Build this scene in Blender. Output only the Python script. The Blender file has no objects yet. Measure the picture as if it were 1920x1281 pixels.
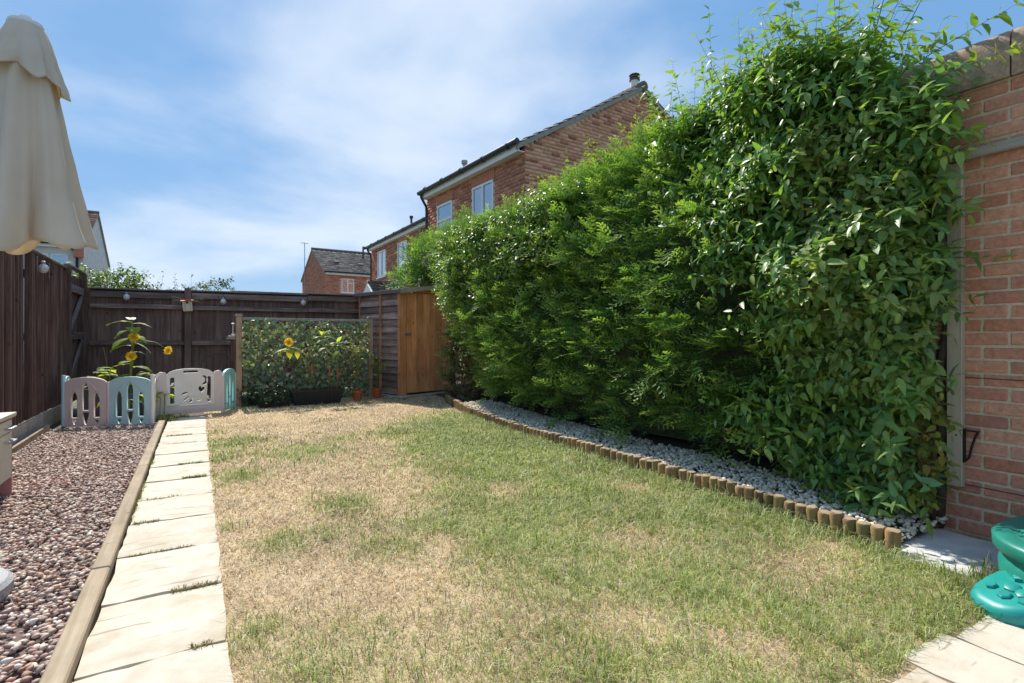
import bpy, math, random
import numpy as np
from mathutils import Vector, Matrix, Euler

# ------------------------------------------------------------------ camera, sky, sun, exposure
scene = bpy.context.scene
C = scene.collection
R = math.radians
cam_d = bpy.data.cameras.new('camera'); cam = bpy.data.objects.new('camera', cam_d); C.objects.link(cam)
cam.location = (0, 0, 1.1); cam.rotation_euler = (R(90), 0, R(-30.54))
cam_d.lens = 18.75; cam_d.sensor_width = 36; cam_d.shift_y = -0.0044
cam_d.clip_start = 0.02; cam_d.clip_end = 6000
scene.camera = cam

SUN_AZ, SUN_EL = -2.0, 49.0
sun_d = bpy.data.lights.new('sun', 'SUN'); sun_d.energy = 2.4; sun_d.angle = R(0.53); sun_d.color = (1.0, .945, .86)
sun = bpy.data.objects.new('sun', sun_d); C.objects.link(sun)
_sv = Vector((math.sin(R(SUN_AZ)) * math.cos(R(SUN_EL)), math.cos(R(SUN_AZ)) * math.cos(R(SUN_EL)), math.sin(R(SUN_EL))))
sun.rotation_euler = _sv.to_track_quat('Z', 'Y').to_euler(); sun.location = (0, 0, 30)

world = bpy.data.worlds.new('World'); scene.world = world; world.use_nodes = True
nt = world.node_tree; nt.nodes.clear()
def wn(t, **k):
    n = nt.nodes.new(t)
    for a, b in k.items(): setattr(n, a, b)
    return n
sky = wn('ShaderNodeTexSky', sky_type='NISHITA', sun_disc=False)
sky.sun_elevation = R(SUN_EL); sky.sun_rotation = R(SUN_AZ); sky.air_density = 1.0; sky.dust_density = .15; sky.ozone_density = 3.0; sky.altitude = 60
tc = wn('ShaderNodeTexCoord'); sep = wn('ShaderNodeSeparateXYZ'); nt.links.new(tc.outputs['Generated'], sep.inputs[0])
def wmath(op, a, b=None, clamp=False):
    n = wn('ShaderNodeMath', operation=op); n.use_clamp = clamp
    for i, x in enumerate((a, b)):
        if x is None: continue
        if isinstance(x, (int, float)): n.inputs[i].default_value = x
        else: nt.links.new(x, n.inputs[i])
    return n.outputs[0]
zz = wmath('ADD', wmath('MAXIMUM', sep.outputs[2], 0.0), .22)
cx = wmath('DIVIDE', sep.outputs[0], zz); cy = wmath('DIVIDE', sep.outputs[1], zz)
comb = wn('ShaderNodeCombineXYZ'); nt.links.new(cx, comb.inputs[0]); nt.links.new(cy, comb.inputs[1])
mp = wn('ShaderNodeMapping'); mp.inputs['Location'].default_value = (-1.056, -16.426, 8.411); nt.links.new(comb.outputs[0], mp.inputs[0])
n1 = wn('ShaderNodeTexNoise'); n1.inputs['Scale'].default_value = .85; n1.inputs['Detail'].default_value = 7; n1.inputs['Roughness'].default_value = .5; n1.inputs['Distortion'].default_value = .2
nt.links.new(mp.outputs[0], n1.inputs['Vector'])
rmp = wn('ShaderNodeValToRGB'); rmp.color_ramp.interpolation = 'EASE'
rmp.color_ramp.elements[0].position = .42; rmp.color_ramp.elements[0].color = (0, 0, 0, 1)
rmp.color_ramp.elements[1].position = .70; rmp.color_ramp.elements[1].color = (.72, .72, .72, 1)
nt.links.new(n1.outputs['Fac'], rmp.inputs[0])
mixc = wn('ShaderNodeMixRGB'); nt.links.new(rmp.outputs[0], mixc.inputs[0])
gmm = wn('ShaderNodeGamma'); gmm.inputs[1].default_value = .5; nt.links.new(sky.outputs[0], gmm.inputs[0])
hs = wn('ShaderNodeHueSaturation'); hs.inputs['Saturation'].default_value = 1.4; hs.inputs['Value'].default_value = 1.0
nt.links.new(gmm.outputs[0], hs.inputs['Color'])
blu = wn('ShaderNodeMixRGB'); blu.inputs[0].default_value = .62; nt.links.new(hs.outputs[0], blu.inputs[1]); blu.inputs[2].default_value = (.30, .84, 1.72, 1)
nt.links.new(blu.outputs[0], mixc.inputs[1]); mixc.inputs[2].default_value = (2.3, 2.48, 2.72, 1)
bg = wn('ShaderNodeBackground'); bg.inputs[1].default_value = .15; nt.links.new(mixc.outputs[0], bg.inputs[0])
wo = wn('ShaderNodeOutputWorld'); nt.links.new(bg.outputs[0], wo.inputs[0])

vs = scene.view_settings; vs.view_transform = 'Standard'; vs.look = 'None'; vs.gamma = 1; vs.use_curve_mapping = False
vs.exposure = 1.45

# ------------------------------------------------------------------ helpers
rng = np.random.default_rng(7); random.seed(7)
WM = {}
def link(o, parent=None, M=None):
    C.objects.link(o)
    M = M or Matrix.Identity(4)
    o.matrix_basis = M; WM[o.name] = M.copy()
    if parent is not None:
        o.parent = parent; o.matrix_parent_inverse = WM[parent.name].inverted()
    return o
def tag(o, label=None, cat=None, group=None, kind=None):
    if label: o['label'] = label
    if cat: o['category'] = cat
    if group: o['group'] = group
    if kind: o['kind'] = kind
    return o
def thing(name, loc, label, cat, group=None):
    e = bpy.data.objects.new(name, None); e.empty_display_size = .1
    link(e, None, Matrix.Translation(Vector(loc))); return tag(e, label, cat, group)
def TR(loc=(0, 0, 0), rot=(0, 0, 0), sc=(1, 1, 1)):
    return Matrix.Translation(Vector(loc)) @ Euler(rot).to_matrix().to_4x4() @ Matrix.Diagonal(Vector((*sc, 1)))
def obj(name, me, mat, parent=None, M=None):
    o = bpy.data.objects.new(name, me)
    if mat is not None and not me.materials: me.materials.append(mat)
    return link(o, parent, M)

class MB:
    def __init__(s): s.v = []; s.f = []
    def add(s, vs, fs, M=None):
        b = len(s.v)
        s.v += [tuple(M @ Vector(p)) for p in vs] if M is not None else [tuple(p) for p in vs]
        s.f += [tuple(b + i for i in q) for q in fs]; return s
    def box(s, lo, hi, M=None, ch=0.0):
        x0, y0, z0 = lo; x1, y1, z1 = hi
        if ch <= 0:
            vs = [(x0,y0,z0),(x1,y0,z0),(x1,y1,z0),(x0,y1,z0),(x0,y0,z1),(x1,y0,z1),(x1,y1,z1),(x0,y1,z1)]
            return s.add(vs, [(0,3,2,1),(4,5,6,7),(0,1,5,4),(1,2,6,5),(2,3,7,6),(3,0,4,7)], M)
        vs = []; idx = {}
        for ix, X in enumerate((x0, x1)):
            for iy, Y in enumerate((y0, y1)):
                for iz, Z in enumerate((z0, z1)):
                    sx, sy, sz = (ch if i == 0 else -ch for i in (ix, iy, iz))
                    idx[ix,iy,iz,0] = len(vs); vs.append((X, Y+sy, Z+sz))
                    idx[ix,iy,iz,1] = len(vs); vs.append((X+sx, Y, Z+sz))
                    idx[ix,iy,iz,2] = len(vs); vs.append((X+sx, Y+sy, Z))
        fs = []
        for i in (0, 1):
            q = [idx[i,0,0,0], idx[i,1,0,0], idx[i,1,1,0], idx[i,0,1,0]]; fs.append(q if i else q[::-1])
            q = [idx[0,i,0,1], idx[0,i,1,1], idx[1,i,1,1], idx[1,i,0,1]]; fs.append(q if i else q[::-1])
            q = [idx[0,0,i,2], idx[1,0,i,2], idx[1,1,i,2], idx[0,1,i,2]]; fs.append(q if i else q[::-1])
        for a in (0, 1):
            for b in (0, 1):
                q = [idx[a,b,0,0], idx[a,b,0,1], idx[a,b,1,1], idx[a,b,1,0]]; fs.append(q if (a ^ b) == 1 else q[::-1])
                q = [idx[0,a,b,1], idx[0,a,b,2], idx[1,a,b,2], idx[1,a,b,1]]; fs.append(q if (a ^ b) == 1 else q[::-1])
                q = [idx[a,0,b,0], idx[a,0,b,2], idx[a,1,b,2], idx[a,1,b,0]]; fs.append(q[::-1] if (a ^ b) == 1 else q)
                for c in (0, 1):
                    t = [idx[a,b,c,0], idx[a,b,c,1], idx[a,b,c,2]]; fs.append(t if (a + b + c) % 2 == 1 else t[::-1])
        return s.add(vs, fs, M)
    def tube(s, pts, rad, n=8, cap=True):
        pts = [Vector(p) for p in pts]; rads = rad if isinstance(rad, (list, tuple)) else [rad] * len(pts)
        b = len(s.v); up = None
        for i, p in enumerate(pts):
            t = (pts[min(i+1, len(pts)-1)] - pts[max(i-1, 0)]).normalized()
            if up is None:
                up = Vector((0, 0, 1)) if abs(t.z) < .9 else Vector((1, 0, 0))
            x = t.cross(up).normalized(); up = x.cross(t).normalized()
            for k in range(n):
                a = 2 * math.pi * k / n
                s.v.append(tuple(p + (x * math.cos(a) + up * math.sin(a)) * rads[i]))
        for i in range(len(pts) - 1):
            for k in range(n):
                k2 = (k + 1) % n
                s.f.append((b + i*n + k, b + i*n + k2, b + (i+1)*n + k2, b + (i+1)*n + k))
        if cap:
            s.f.append(tuple(b + k for k in range(n))[::-1]); s.f.append(tuple(b + (len(pts)-1)*n + k for k in range(n)))
        return s
    def lathe(s, prof, n=24, M=None, cap=True):
        vs = []; fs = []
        for r, z in prof:
            for k in range(n):
                a = 2 * math.pi * k / n; vs.append((r * math.cos(a), r * math.sin(a), z))
        for i in range(len(prof) - 1):
            for k in range(n):
                k2 = (k + 1) % n; fs.append((i*n + k, i*n + k2, (i+1)*n + k2, (i+1)*n + k))
        if cap:
            fs.append(tuple(range(n))[::-1]); fs.append(tuple((len(prof)-1)*n + k for k in range(n)))
        return s.add(vs, fs, M)
    def extrude(s, poly, depth, M=None):
        n = len(poly); vs = [(x, 0, z) for x, z in poly] + [(x, depth, z) for x, z in poly]
        fs = [tuple(range(n)), tuple(range(n, 2*n))[::-1]] + [(i, n+i, n+(i+1) % n, (i+1) % n) for i in range(n)]
        return s.add(vs, fs, M)
    def mesh(s, name, smooth=False, angle=None):
        me = bpy.data.meshes.new(name); me.from_pydata(s.v, [], s.f); me.update()
        if smooth or angle:
            me.shade_smooth()
            if angle: me.set_sharp_from_angle(angle=R(angle))
        return me
    def build(s, name, mat, parent=None, M=None, smooth=False, angle=None):
        return obj(name, s.mesh(name, smooth, angle), mat, parent, M)

def tri_mesh(name, V, F, col=None, smooth=False):
    V = np.asarray(V, np.float32).reshape(-1, 3); F = np.asarray(F, np.int32).reshape(-1, 3)
    me = bpy.data.meshes.new(name)
    me.vertices.add(len(V)); me.vertices.foreach_set('co', V.ravel())
    me.loops.add(F.size); me.loops.foreach_set('vertex_index', F.ravel())
    me.polygons.add(len(F)); me.polygons.foreach_set('loop_start', np.arange(0, F.size, 3, dtype=np.int32))
    if smooth: me.polygons.foreach_set('use_smooth', np.ones(len(F), bool))
    if col is not None:
        a = me.color_attributes.new('col', 'FLOAT_COLOR', 'POINT')
        c4 = np.ones((len(V), 4), np.float32); c4[:, :3] = col; a.data.foreach_set('color', c4.ravel())
    me.update(calc_edges=True); return me
def inst(tv, tf, T, A):
    """template verts tv (n,3), tris tf; T (m,3) offsets, A (m,3,3) column bases"""
    tv = np.asarray(tv, np.float32); tf = np.asarray(tf, np.int32); m, n = len(T), len(tv)
    V = np.einsum('mij,nj->mni', A, tv) + T[:, None, :]
    F = (tf[None] + (np.arange(m) * n)[:, None, None]).reshape(-1, 3)
    return V.reshape(-1, 3), F
def nrm(a): return a / np.maximum(np.linalg.norm(a, axis=-1, keepdims=True), 1e-9)
def basis(fwd, up):
    """columns: side, fwd, normal"""
    y = nrm(fwd); x = nrm(np.cross(y, up)); z = np.cross(x, y); return np.stack([x, y, z], -1)
def merge(parts):
    V = []; F = []; Cc = []; b = 0
    for v, f, c in parts:
        V.append(v); F.append(f + b); Cc.append(np.broadcast_to(c, v.shape)); b += len(v)
    return np.concatenate(V), np.concatenate(F), np.concatenate(Cc)

# value noise in numpy for layout
_pt = np.random.default_rng(3).random((64, 64))
def vnoise(x, y):
    x = np.asarray(x, float); y = np.asarray(y, float)
    xi = np.floor(x).astype(int); yi = np.floor(y).astype(int); fx = x - xi; fy = y - yi
    fx = fx*fx*(3-2*fx); fy = fy*fy*(3-2*fy); g = lambda a, b: _pt[a % 64, b % 64]
    return (g(xi, yi)*(1-fx) + g(xi+1, yi)*fx)*(1-fy) + (g(xi, yi+1)*(1-fx) + g(xi+1, yi+1)*fx)*fy
def fbm(x, y): return .5*vnoise(x, y) + .3*vnoise(2.1*x+7, 2.1*y+3) + .2*vnoise(4.3*x+1, 4.3*y+9)

# ------------------------------------------------------------------ materials
MATS = {}
class NM:
    def __init__(s, name):
        s.m = bpy.data.materials.new(name); s.m.use_nodes = True; s.t = s.m.node_tree; s.t.nodes.clear()
        s.out = s.n('ShaderNodeOutputMaterial'); MATS[name] = s.m
    def n(s, t, **k):
        n = s.t.nodes.new(t)
        for a, b in k.items(): setattr(n, a, b)
        return n
    def l(s, a, b): s.t.links.new(a, b)
    def coord(s, sc=(1, 1, 1), rnd=True, kind='Object'):
        tc = s.n('ShaderNodeTexCoord'); mp = s.n('ShaderNodeMapping'); mp.inputs['Scale'].default_value = sc
        s.l(tc.outputs[kind], mp.inputs[0])
        if rnd:
            oi = s.n('ShaderNodeObjectInfo'); m = s.n('ShaderNodeMath', operation='MULTIPLY'); m.inputs[1].default_value = 37.7
            s.l(oi.outputs['Random'], m.inputs[0]); c = s.n('ShaderNodeCombineXYZ')
            for i in range(3): s.l(m.outputs[0], c.inputs[i])
            s.l(c.outputs[0], mp.inputs['Location'])
        return mp.outputs[0]
    def noise(s, vec, scale, detail=5, rough=.55, dist=0):
        n = s.n('ShaderNodeTexNoise'); n.inputs['Scale'].default_value = scale; n.inputs['Detail'].default_value = detail
        n.inputs['Roughness'].default_value = rough; n.inputs['Distortion'].default_value = dist
        if vec is not None: s.l(vec, n.inputs['Vector'])
        return n.outputs['Fac']
    def ramp(s, fac, stops, interp='LINEAR'):
        r = s.n('ShaderNodeValToRGB'); e = r.color_ramp.elements; r.color_ramp.interpolation = interp
        while len(e) < len(stops): e.new(.5)
        for i, (p, c) in enumerate(stops):
            e[i].position = p; e[i].color = (*c, 1) if len(c) == 3 else c
        s.l(fac, r.inputs[0]); return r.outputs[0]
    def mix(s, fac, a, b, mode='MIX'):
        m = s.n('ShaderNodeMixRGB', blend_type=mode)
        for i, x in ((0, fac), (1, a), (2, b)):
            if isinstance(x, (int, float)): m.inputs[i].default_value = x
            elif isinstance(x, tuple): m.inputs[i].default_value = (*x, 1)
            else: s.l(x, m.inputs[i])
        return m.outputs[0]
    def rand(s): return s.n('ShaderNodeObjectInfo').outputs['Random']
    def attr(s): return s.n('ShaderNodeVertexColor', layer_name='col').outputs[0]
    def bump(s, h, strength=.4, dist=.01):
        b = s.n('ShaderNodeBump'); b.inputs['Strength'].default_value = strength; b.inputs['Distance'].default_value = dist
        s.l(h, b.inputs['Height']); return b.outputs[0]
    def pbr(s, col, rough=.7, normal=None, spec=.4, metal=0, trans=None, transw=.3, final=True):
        p = s.n('ShaderNodeBsdfPrincipled')
        if isinstance(col, tuple): p.inputs['Base Color'].default_value = (*col, 1)
        else: s.l(col, p.inputs['Base Color'])
        if isinstance(rough, (int, float)): p.inputs['Roughness'].default_value = rough
        else: s.l(rough, p.inputs['Roughness'])
        p.inputs['Specular IOR Level'].default_value = spec; p.inputs['Metallic'].default_value = metal
        if normal is not None: s.l(normal, p.inputs['Normal'])
        o = p.outputs[0]
        if trans is not None:
            t = s.n('ShaderNodeBsdfTranslucent')
            if isinstance(trans, tuple): t.inputs[0].default_value = (*trans, 1)
            else: s.l(trans, t.inputs[0])
            mx = s.n('ShaderNodeMixShader'); mx.inputs[0].default_value = transw; s.l(o, mx.inputs[1]); s.l(t.outputs[0], mx.inputs[2]); o = mx.outputs[0]
        s.l(o, s.out.inputs[0]); return s.m

def wood(name, dark, mid, light, grain=(28, 28, 1.6), rough=.75, bump=.35, tint=.35, knots=True):
    k = NM(name); v = k.coord(grain); g = k.noise(v, 1.0, 6, .6, .6)
    col = k.ramp(g, [(.25, dark), (.5, mid), (.78, light)])
    r = k.rand(); sh = k.ramp(r, [(0, (1-tint,)*3), (1, (1+tint*.4, 1+tint*.35, 1+tint*.3))])
    col = k.mix(1.0, col, sh, 'MULTIPLY')
    v2 = k.coord((2.3, 2.3, 1.1)); st = k.noise(v2, 1.4, 4); stm = k.ramp(st, [(.35, (.62, .6, .6)), (.62, (1, 1, 1))])
    col = k.mix(.8, col, stm, 'MULTIPLY')
    if knots:
        vo = k.n('ShaderNodeTexVoronoi'); vo.inputs['Scale'].default_value = 5.5; k.l(k.coord((1.5, 1.5, .75)), vo.inputs['Vector'])
        kn = k.ramp(vo.outputs['Distance'], [(.06, (.3, .22, .18)), (.12, (1, 1, 1))]); col = k.mix(.8, col, kn, 'MULTIPLY')
    return k.pbr(col, rough, k.bump(g, bump, .004), .25)
def plain(name, col, rough=.5, var=.12, nscale=8, spec=.4, metal=0, bump=.0, bscale=60, trans=None, transw=.3):
    k = NM(name); n = k.noise(k.coord(), nscale, 5)
    c = k.ramp(n, [(.3, tuple(x*(1-var) for x in col)), (.7, tuple(min(1, x*(1+var)) for x in col))])
    nb = k.bump(k.noise(k.coord(), bscale, 4), bump, .003) if bump else None
    return k.pbr(c, rough, nb, spec, metal, trans, transw)

wood('fence_wood', (.11, .062, .052), (.21, .13, .108), (.34, .24, .205), tint=.35, bump=.5, rough=.7)
wood('fence_wood_grey', (.11, .088, .08), (.20, .16, .15), (.36, .31, .29), tint=.3, grain=(1.6, 28, 28))
wood('fence_rail', (.12, .08, .07), (.23, .165, .145), (.42, .35, .32), tint=.3, grain=(1.6, 28, 28))
wood('cedar', (.56, .19, .07), (.84, .36, .145), (.90, .48, .23), tint=.32, bump=.25, rough=.65)
wood('shed_board', (.22, .125, .095), (.40, .265, .21), (.58, .46, .40), tint=.5, grain=(1.4, 24, 24), bump=.4)
wood('shed_edge', (.44, .19, .09), (.64, .32, .16), (.74, .43, .25), tint=.2)
wood('sleeper_wood', (.25, .19, .12), (.37, .29, .19), (.47, .39, .28), tint=.12, grain=(26, 1.4, 26))
wood('post_wood', (.34, .22, .13), (.50, .34, .21), (.60, .46, .33), tint=.15, grain=(30, 30, 1.6))
wood('batten_wood', (.42, .34, .23), (.58, .48, .34), (.68, .59, .45), tint=.1, grain=(34, 34, 1.2))
wood('grey_wood', (.32, .27, .23), (.46, .40, .35), (.60, .55, .49), tint=.15, grain=(30, 1.4, 30), knots=False)
wood('log_wood', (.20, .115, .05), (.33, .21, .10), (.43, .30, .17), tint=.3, grain=(20, 20, 2), knots=False)
wood('bird_wood', (.50, .40, .28), (.72, .61, .46), (.82, .74, .60), tint=.1)
plain('log_top', (.42, .33, .22), .8, .3, 40)
# bricks of the garden wall: one object each
k = NM('wall_brick'); v = k.coord((1, 1, 1)); n = k.noise(v, 38, 6, .65); big = k.noise(v, 6, 3)
base = k.ramp(k.rand(), [(0, (.50, .205, .125)), (.25, (.66, .315, .20)), (.45, (.58, .24, .165)), (.65, (.70, .36, .235)), (.85, (.63, .275, .18)), (1, (.44, .17, .135))])
c = k.mix(.55, base, k.ramp(n, [(.3, (.5, .46, .44)), (.7, (1.4, 1.34, 1.28))]), 'MULTIPLY')
c = k.mix(k.ramp(big, [(.52, (0, 0, 0)), (.75, (.45, .45, .45))]), c, (.44, .30, .24))
k.pbr(c, .88, k.bump(n, .55, .004), .2)
k = NM('mortar'); v = k.coord(rnd=False); n = k.noise(v, 70, 5)
k.pbr(k.ramp(n, [(.3, (.52, .42, .27)), (.7, (.72, .61, .43))]), .95, k.bump(n, .5, .003), .1)
k = NM('house_mortar'); k.pbr((.66, .55, .42), .95, None, .1)
k = NM('house_brick'); n = k.noise(k.coord(rnd=False), 30, 3); k.pbr(k.mix(.35, k.attr(), k.ramp(n, [(.3, (.6, .6, .6)), (.7, (1.25, 1.25, 1.25))]), 'MULTIPLY'), .9, None, .15)
k = NM('coping_stone'); v = k.coord(rnd=False); n = k.noise(v, 9, 6, .65); n2 = k.noise(v, 60, 4)
c = k.ramp(n, [(.32, (.32, .20, .14)), (.55, (.42, .31, .23)), (.72, (.55, .48, .40))]); c = k.mix(.5, c, k.ramp(n2, [(.3, (.6, .6, .6)), (.7, (1.2, 1.2, 1.2))]), 'MULTIPLY')
k.pbr(c, .9, k.bump(n2, .5, .004), .15)
k = NM('slab_stone'); v = k.coord((1, 1, 1)); n = k.noise(v, 7, 6, .6, .5); fine = k.noise(v, 90, 4)
wv = k.n('ShaderNodeTexWave', wave_type='BANDS', bands_direction='Y'); wv.inputs['Scale'].default_value = 2.6; wv.inputs['Distortion'].default_value = 6; wv.inputs['Detail'].default_value = 4; wv.inputs['Detail Scale'].default_value = .8
k.l(k.coord((.7, 1, 1)), wv.inputs['Vector'])
c = k.ramp(n, [(.28, (.46, .395, .30)), (.5, (.555, .50, .405)), (.75, (.61, .56, .47))])
c = k.mix(.4, c, k.ramp(k.rand(), [(0, (.88, .87, .86)), (.5, (1, 1, 1)), (1, (1.04, 1, .94))]), 'MULTIPLY')
crk = k.ramp(wv.outputs['Fac'], [(.0, (.62, .58, .52)), (.035, (1, 1, 1))]); crk2 = k.mix(k.ramp(k.noise(v, 3.2, 3), [(.54, (0, 0, 0)), (.60, (1, 1, 1))]), (1, 1, 1), crk)
c = k.mix(1.0, c, crk2, 'MULTIPLY')
c = k.mix(.75, c, k.ramp(k.noise(k.coord((1, 1, 1)), 2.1, 6, .7), [(.34, (.78, .72, .62)), (.5, (1, 1, 1))]), 'MULTIPLY')
h = k.mix(.5, wv.outputs['Fac'], n)
k.pbr(c, .8, k.bump(k.mix(.25, k.mix(.25, n, h), fine), .35, .01), .3)
plain('grey_slab', (.56, .55, .54), .85, .18, 7, bump=.4)
plain('concrete', (.36, .33, .29), .9, .25, 9, bump=.5)
k = NM('lawn_soil'); v = k.coord(rnd=False); n = k.noise(v, 2.2, 5); f = k.noise(v, 45, 6, .7); ff = k.noise(v, 160, 3, .6)
c = k.ramp(n, [(.3, (.33, .24, .145)), (.45, (.47, .355, .215)), (.6, (.55, .43, .27)), (.75, (.42, .35, .27))])
c = k.mix(.75, c, k.ramp(f, [(.3, (.38, .34, .30)), (.52, (1, 1, 1)), (.8, (1.2, 1.18, 1.1))]), 'MULTIPLY')
k.pbr(c, .95, k.bump(k.mix(.5, f, ff), .8, .012), .1)
plain('gravel_base', (.16, .11, .10), .95, .35, 50, bump=.8)
plain('bed_soil', (.10, .075, .055), .95, .4, 30, bump=.8)
plain('terrain_soil', (.12, .12, .06), .95, .3, 3)
k = NM('pebble'); n = k.noise(k.coord(rnd=False), 120, 3); k.pbr(k.mix(.4, k.attr(), k.ramp(n, [(.3, (.7, .68, .66)), (.7, (1.25, 1.2, 1.2))]), 'MULTIPLY'), .62, None, .35)
k = NM('white_stone'); k.pbr(k.attr(), .85, None, .25)
k = NM('grass_blade'); a = k.attr(); k.pbr(a, .55, None, .3, trans=a, transw=.4)
def leafmat(name, rough, spec, tw, tmul=(1.5, 1.7, .6)):
    k = NM(name); a = k.attr(); g = k.n('ShaderNodeNewGeometry')
    c = k.mix(g.outputs['Backfacing'], a, k.mix(1.0, a, (1.25, 1.2, 1.25), 'MULTIPLY'))
    return k.pbr(c, rough, None, spec, trans=k.mix(1.0, a, tmul, 'MULTIPLY'), transw=tw)
leafmat('glossy_leaf', .42, .6, .36, (1.35, 1.6, .6)); leafmat('soft_leaf', .5, .4, .36); leafmat('conifer_leaf', .5, .4, .36, (1.4, 1.6, .7)); leafmat('petal', .6, .2, .4, (1.1, 1, .8))
leafmat('plastic_leaf', .36, .6, .35, (1.5, 1.6, .7))
plain('bark', (.10, .07, .05), .9, .35, 25, bump=.6)
plain('green_stem', (.22, .27, .07), .6, .2, 20, trans=(.2, .3, .05), transw=.2)
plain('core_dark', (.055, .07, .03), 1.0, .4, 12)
plain('black_plastic', (.018, .019, .021), .45, .2, 10)
plain('terracotta_plastic', (.42, .105, .045), .5, .1, 10)
plain('compost', (.05, .035, .025), .95, .4, 60, bump=.8)
plain('pink_plastic', (.76, .63, .59), .45, .05, 5); plain('blue_plastic', (.50, .73, .76), .45, .05, 5); plain('cream_plastic', (.84, .79, .72), .45, .05, 5)
plain('teal_plastic', (.42, .75, .71), .45, .05, 5)
plain('sandbox_green', (.012, .21, .155), .42, .14, 6, .5, bump=.12, bscale=30); plain('sandbox_teal', (.01, .27, .235), .42, .12, 6, .5, bump=.1, bscale=30)
plain('canopy_cloth', (.78, .705, .60), .85, .05, 6, .15, bump=.25, bscale=220, trans=(.80, .67, .48), transw=.34)
plain('steel', (.45, .45, .46), .38, .2, 20, metal=1); plain('galvanised', (.36, .37, .37), .5, .3, 18, metal=.7)
plain('white_paint', (.74, .73, .70), .55, .05, 5); plain('white_upvc', (.78, .78, .78), .4, .03, 5)
plain('granite', (.36, .36, .36), .8, .4, 160, bump=.3)
plain('black_iron', (.015, .015, .016), .5, .2, 12); plain('dark_gutter', (.03, .035, .042), .4, .2, 6)
plain('kitchen_cream', (.62, .555, .46), .5, .05, 5); plain('kitchen_pink', (.52, .235, .225), .5, .06, 5)
plain('roof_felt', (.15, .13, .12), .9, .3, 30, bump=.5)
plain('render_white', (.60, .61, .59), .9, .12, 3, bump=.2)
k = NM('tile_brown'); n = k.noise(k.coord(rnd=False), 4, 5); k.pbr(k.mix(.6, k.attr(), k.ramp(n, [(.3, (.65, .65, .65)), (.7, (1.25, 1.22, 1.15))]), 'MULTIPLY'), .85, None, .2)
k = NM('window_glass'); k.pbr((.42, .46, .50), .05, None, .8, metal=.75)
k = NM('curtain'); k.pbr((.5, .49, .46), .8, None, .2)
k = NM('lamp_glass'); n = k.n('ShaderNodeTexVoronoi'); n.inputs['Scale'].default_value = 60; k.l(k.coord(), n.inputs['Vector'])
k.pbr(k.ramp(n.outputs['Distance'], [(.2, (.16, .16, .16)), (.5, (.62, .62, .60))]), .12, None, .9)
plain('orange_tie', (.62, .10, .04), .5, .1, 10); plain('moss_stone', (.30, .28, .25), .9, .3, 20)
import bmesh
def _mesh(s, name, smooth=False, angle=None):
    me = bpy.data.meshes.new(name); me.from_pydata(s.v, [], s.f); me.update()
    b = bmesh.new(); b.from_mesh(me); bmesh.ops.recalc_face_normals(b, faces=b.faces); b.to_mesh(me); b.free()
    if smooth or angle:
        me.shade_smooth()
        if angle: me.set_sharp_from_angle(angle=R(angle))
    return me
MB.mesh = _mesh
def plate(splines, thick, bevel=.004):
    """flat plate with holes; splines in (x,z); thickness along y"""
    cu = bpy.data.curves.new('outline', 'CURVE'); cu.dimensions = '2D'; cu.fill_mode = 'BOTH'; cu.extrude = max(thick/2 - bevel, .0005); cu.bevel_depth = bevel; cu.bevel_resolution = 1
    for pts in splines:
        sp = cu.splines.new('POLY'); sp.points.add(len(pts) - 1); sp.use_cyclic_u = True
        for i, (x, z) in enumerate(pts): sp.points[i].co = (x, z, 0, 1)
    o = bpy.data.objects.new('outline', cu); C.objects.link(o)
    me = bpy.data.meshes.new_from_object(o.evaluated_get(bpy.context.evaluated_depsgraph_get()))
    bpy.data.objects.remove(o); bpy.data.curves.remove(cu)
    me.transform(Matrix.Rotation(R(90), 4, 'X')); return me

# ------------------------------------------------------------------ ground
def grid_sheet(name, x0, x1, y0, y1, step, zf, mat):
    nx = max(2, int((x1-x0)/step)+1); ny = max(2, int((y1-y0)/step)+1)
    X, Y = np.meshgrid(np.linspace(x0, x1, nx), np.linspace(y0, y1, ny)); Z = zf(X, Y)
    V = np.stack([X, Y, Z], -1).reshape(-1, 3); i = np.arange(nx*ny).reshape(ny, nx)
    a, b, c, d = i[:-1, :-1].ravel(), i[:-1, 1:].ravel(), i[1:, 1:].ravel(), i[1:, :-1].ravel()
    F = np.concatenate([np.stack([a, b, c], -1), np.stack([a, c, d], -1)])
    return tag(obj(name, tri_mesh(name, V, F, smooth=True), MATS[mat]), kind='structure')
def lawn_z(x, y): return .014*fbm(x*1.7, y*1.7) - .012
b = MB(); b.v = [(-900, -900, -.06), (900, -900, -.06), (900, 900, -.06), (-900, 900, -.06)]; b.f = [(0, 1, 2, 3)]
tag(b.build('ground', MATS['terrain_soil']), kind='structure')
grid_sheet('lawn', .085, 4.6, .4, 11.0, .08, lawn_z, 'lawn_soil')
grid_sheet('gravel_bed', -1.62, -.40, .6, 8.4, .1, lambda x, y: -.02 + 0*x, 'gravel_base')
EDY = [1.3, 2.2, 3.2, 4.4, 5.6, 6.8, 7.8, 8.4, 9.2]; EDX = [3.06, 3.10, 3.13, 3.13, 3.16, 3.30, 3.52, 3.66, 3.9]
def edge_x(y): return np.interp(y, EDY, EDX)
bed = grid_sheet('planting_bed', 0, 3.0, 1.375, 12.5, .1, lambda x, y: .012 + .02*fbm(x*3, y*3) + .05*np.clip(x-.1, 0, 1)*np.clip((y-1.375)/.3, 0, 1), 'bed_soil')
for v_ in bed.data.vertices: v_.co.x += float(edge_x(v_.co.y)) + .01
grid_sheet('pen_soil', -1.62, .9, 8.3, 11.0, .1, lambda x, y: -.022 + .01*fbm(x*3, y*3), 'bed_soil')

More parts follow.
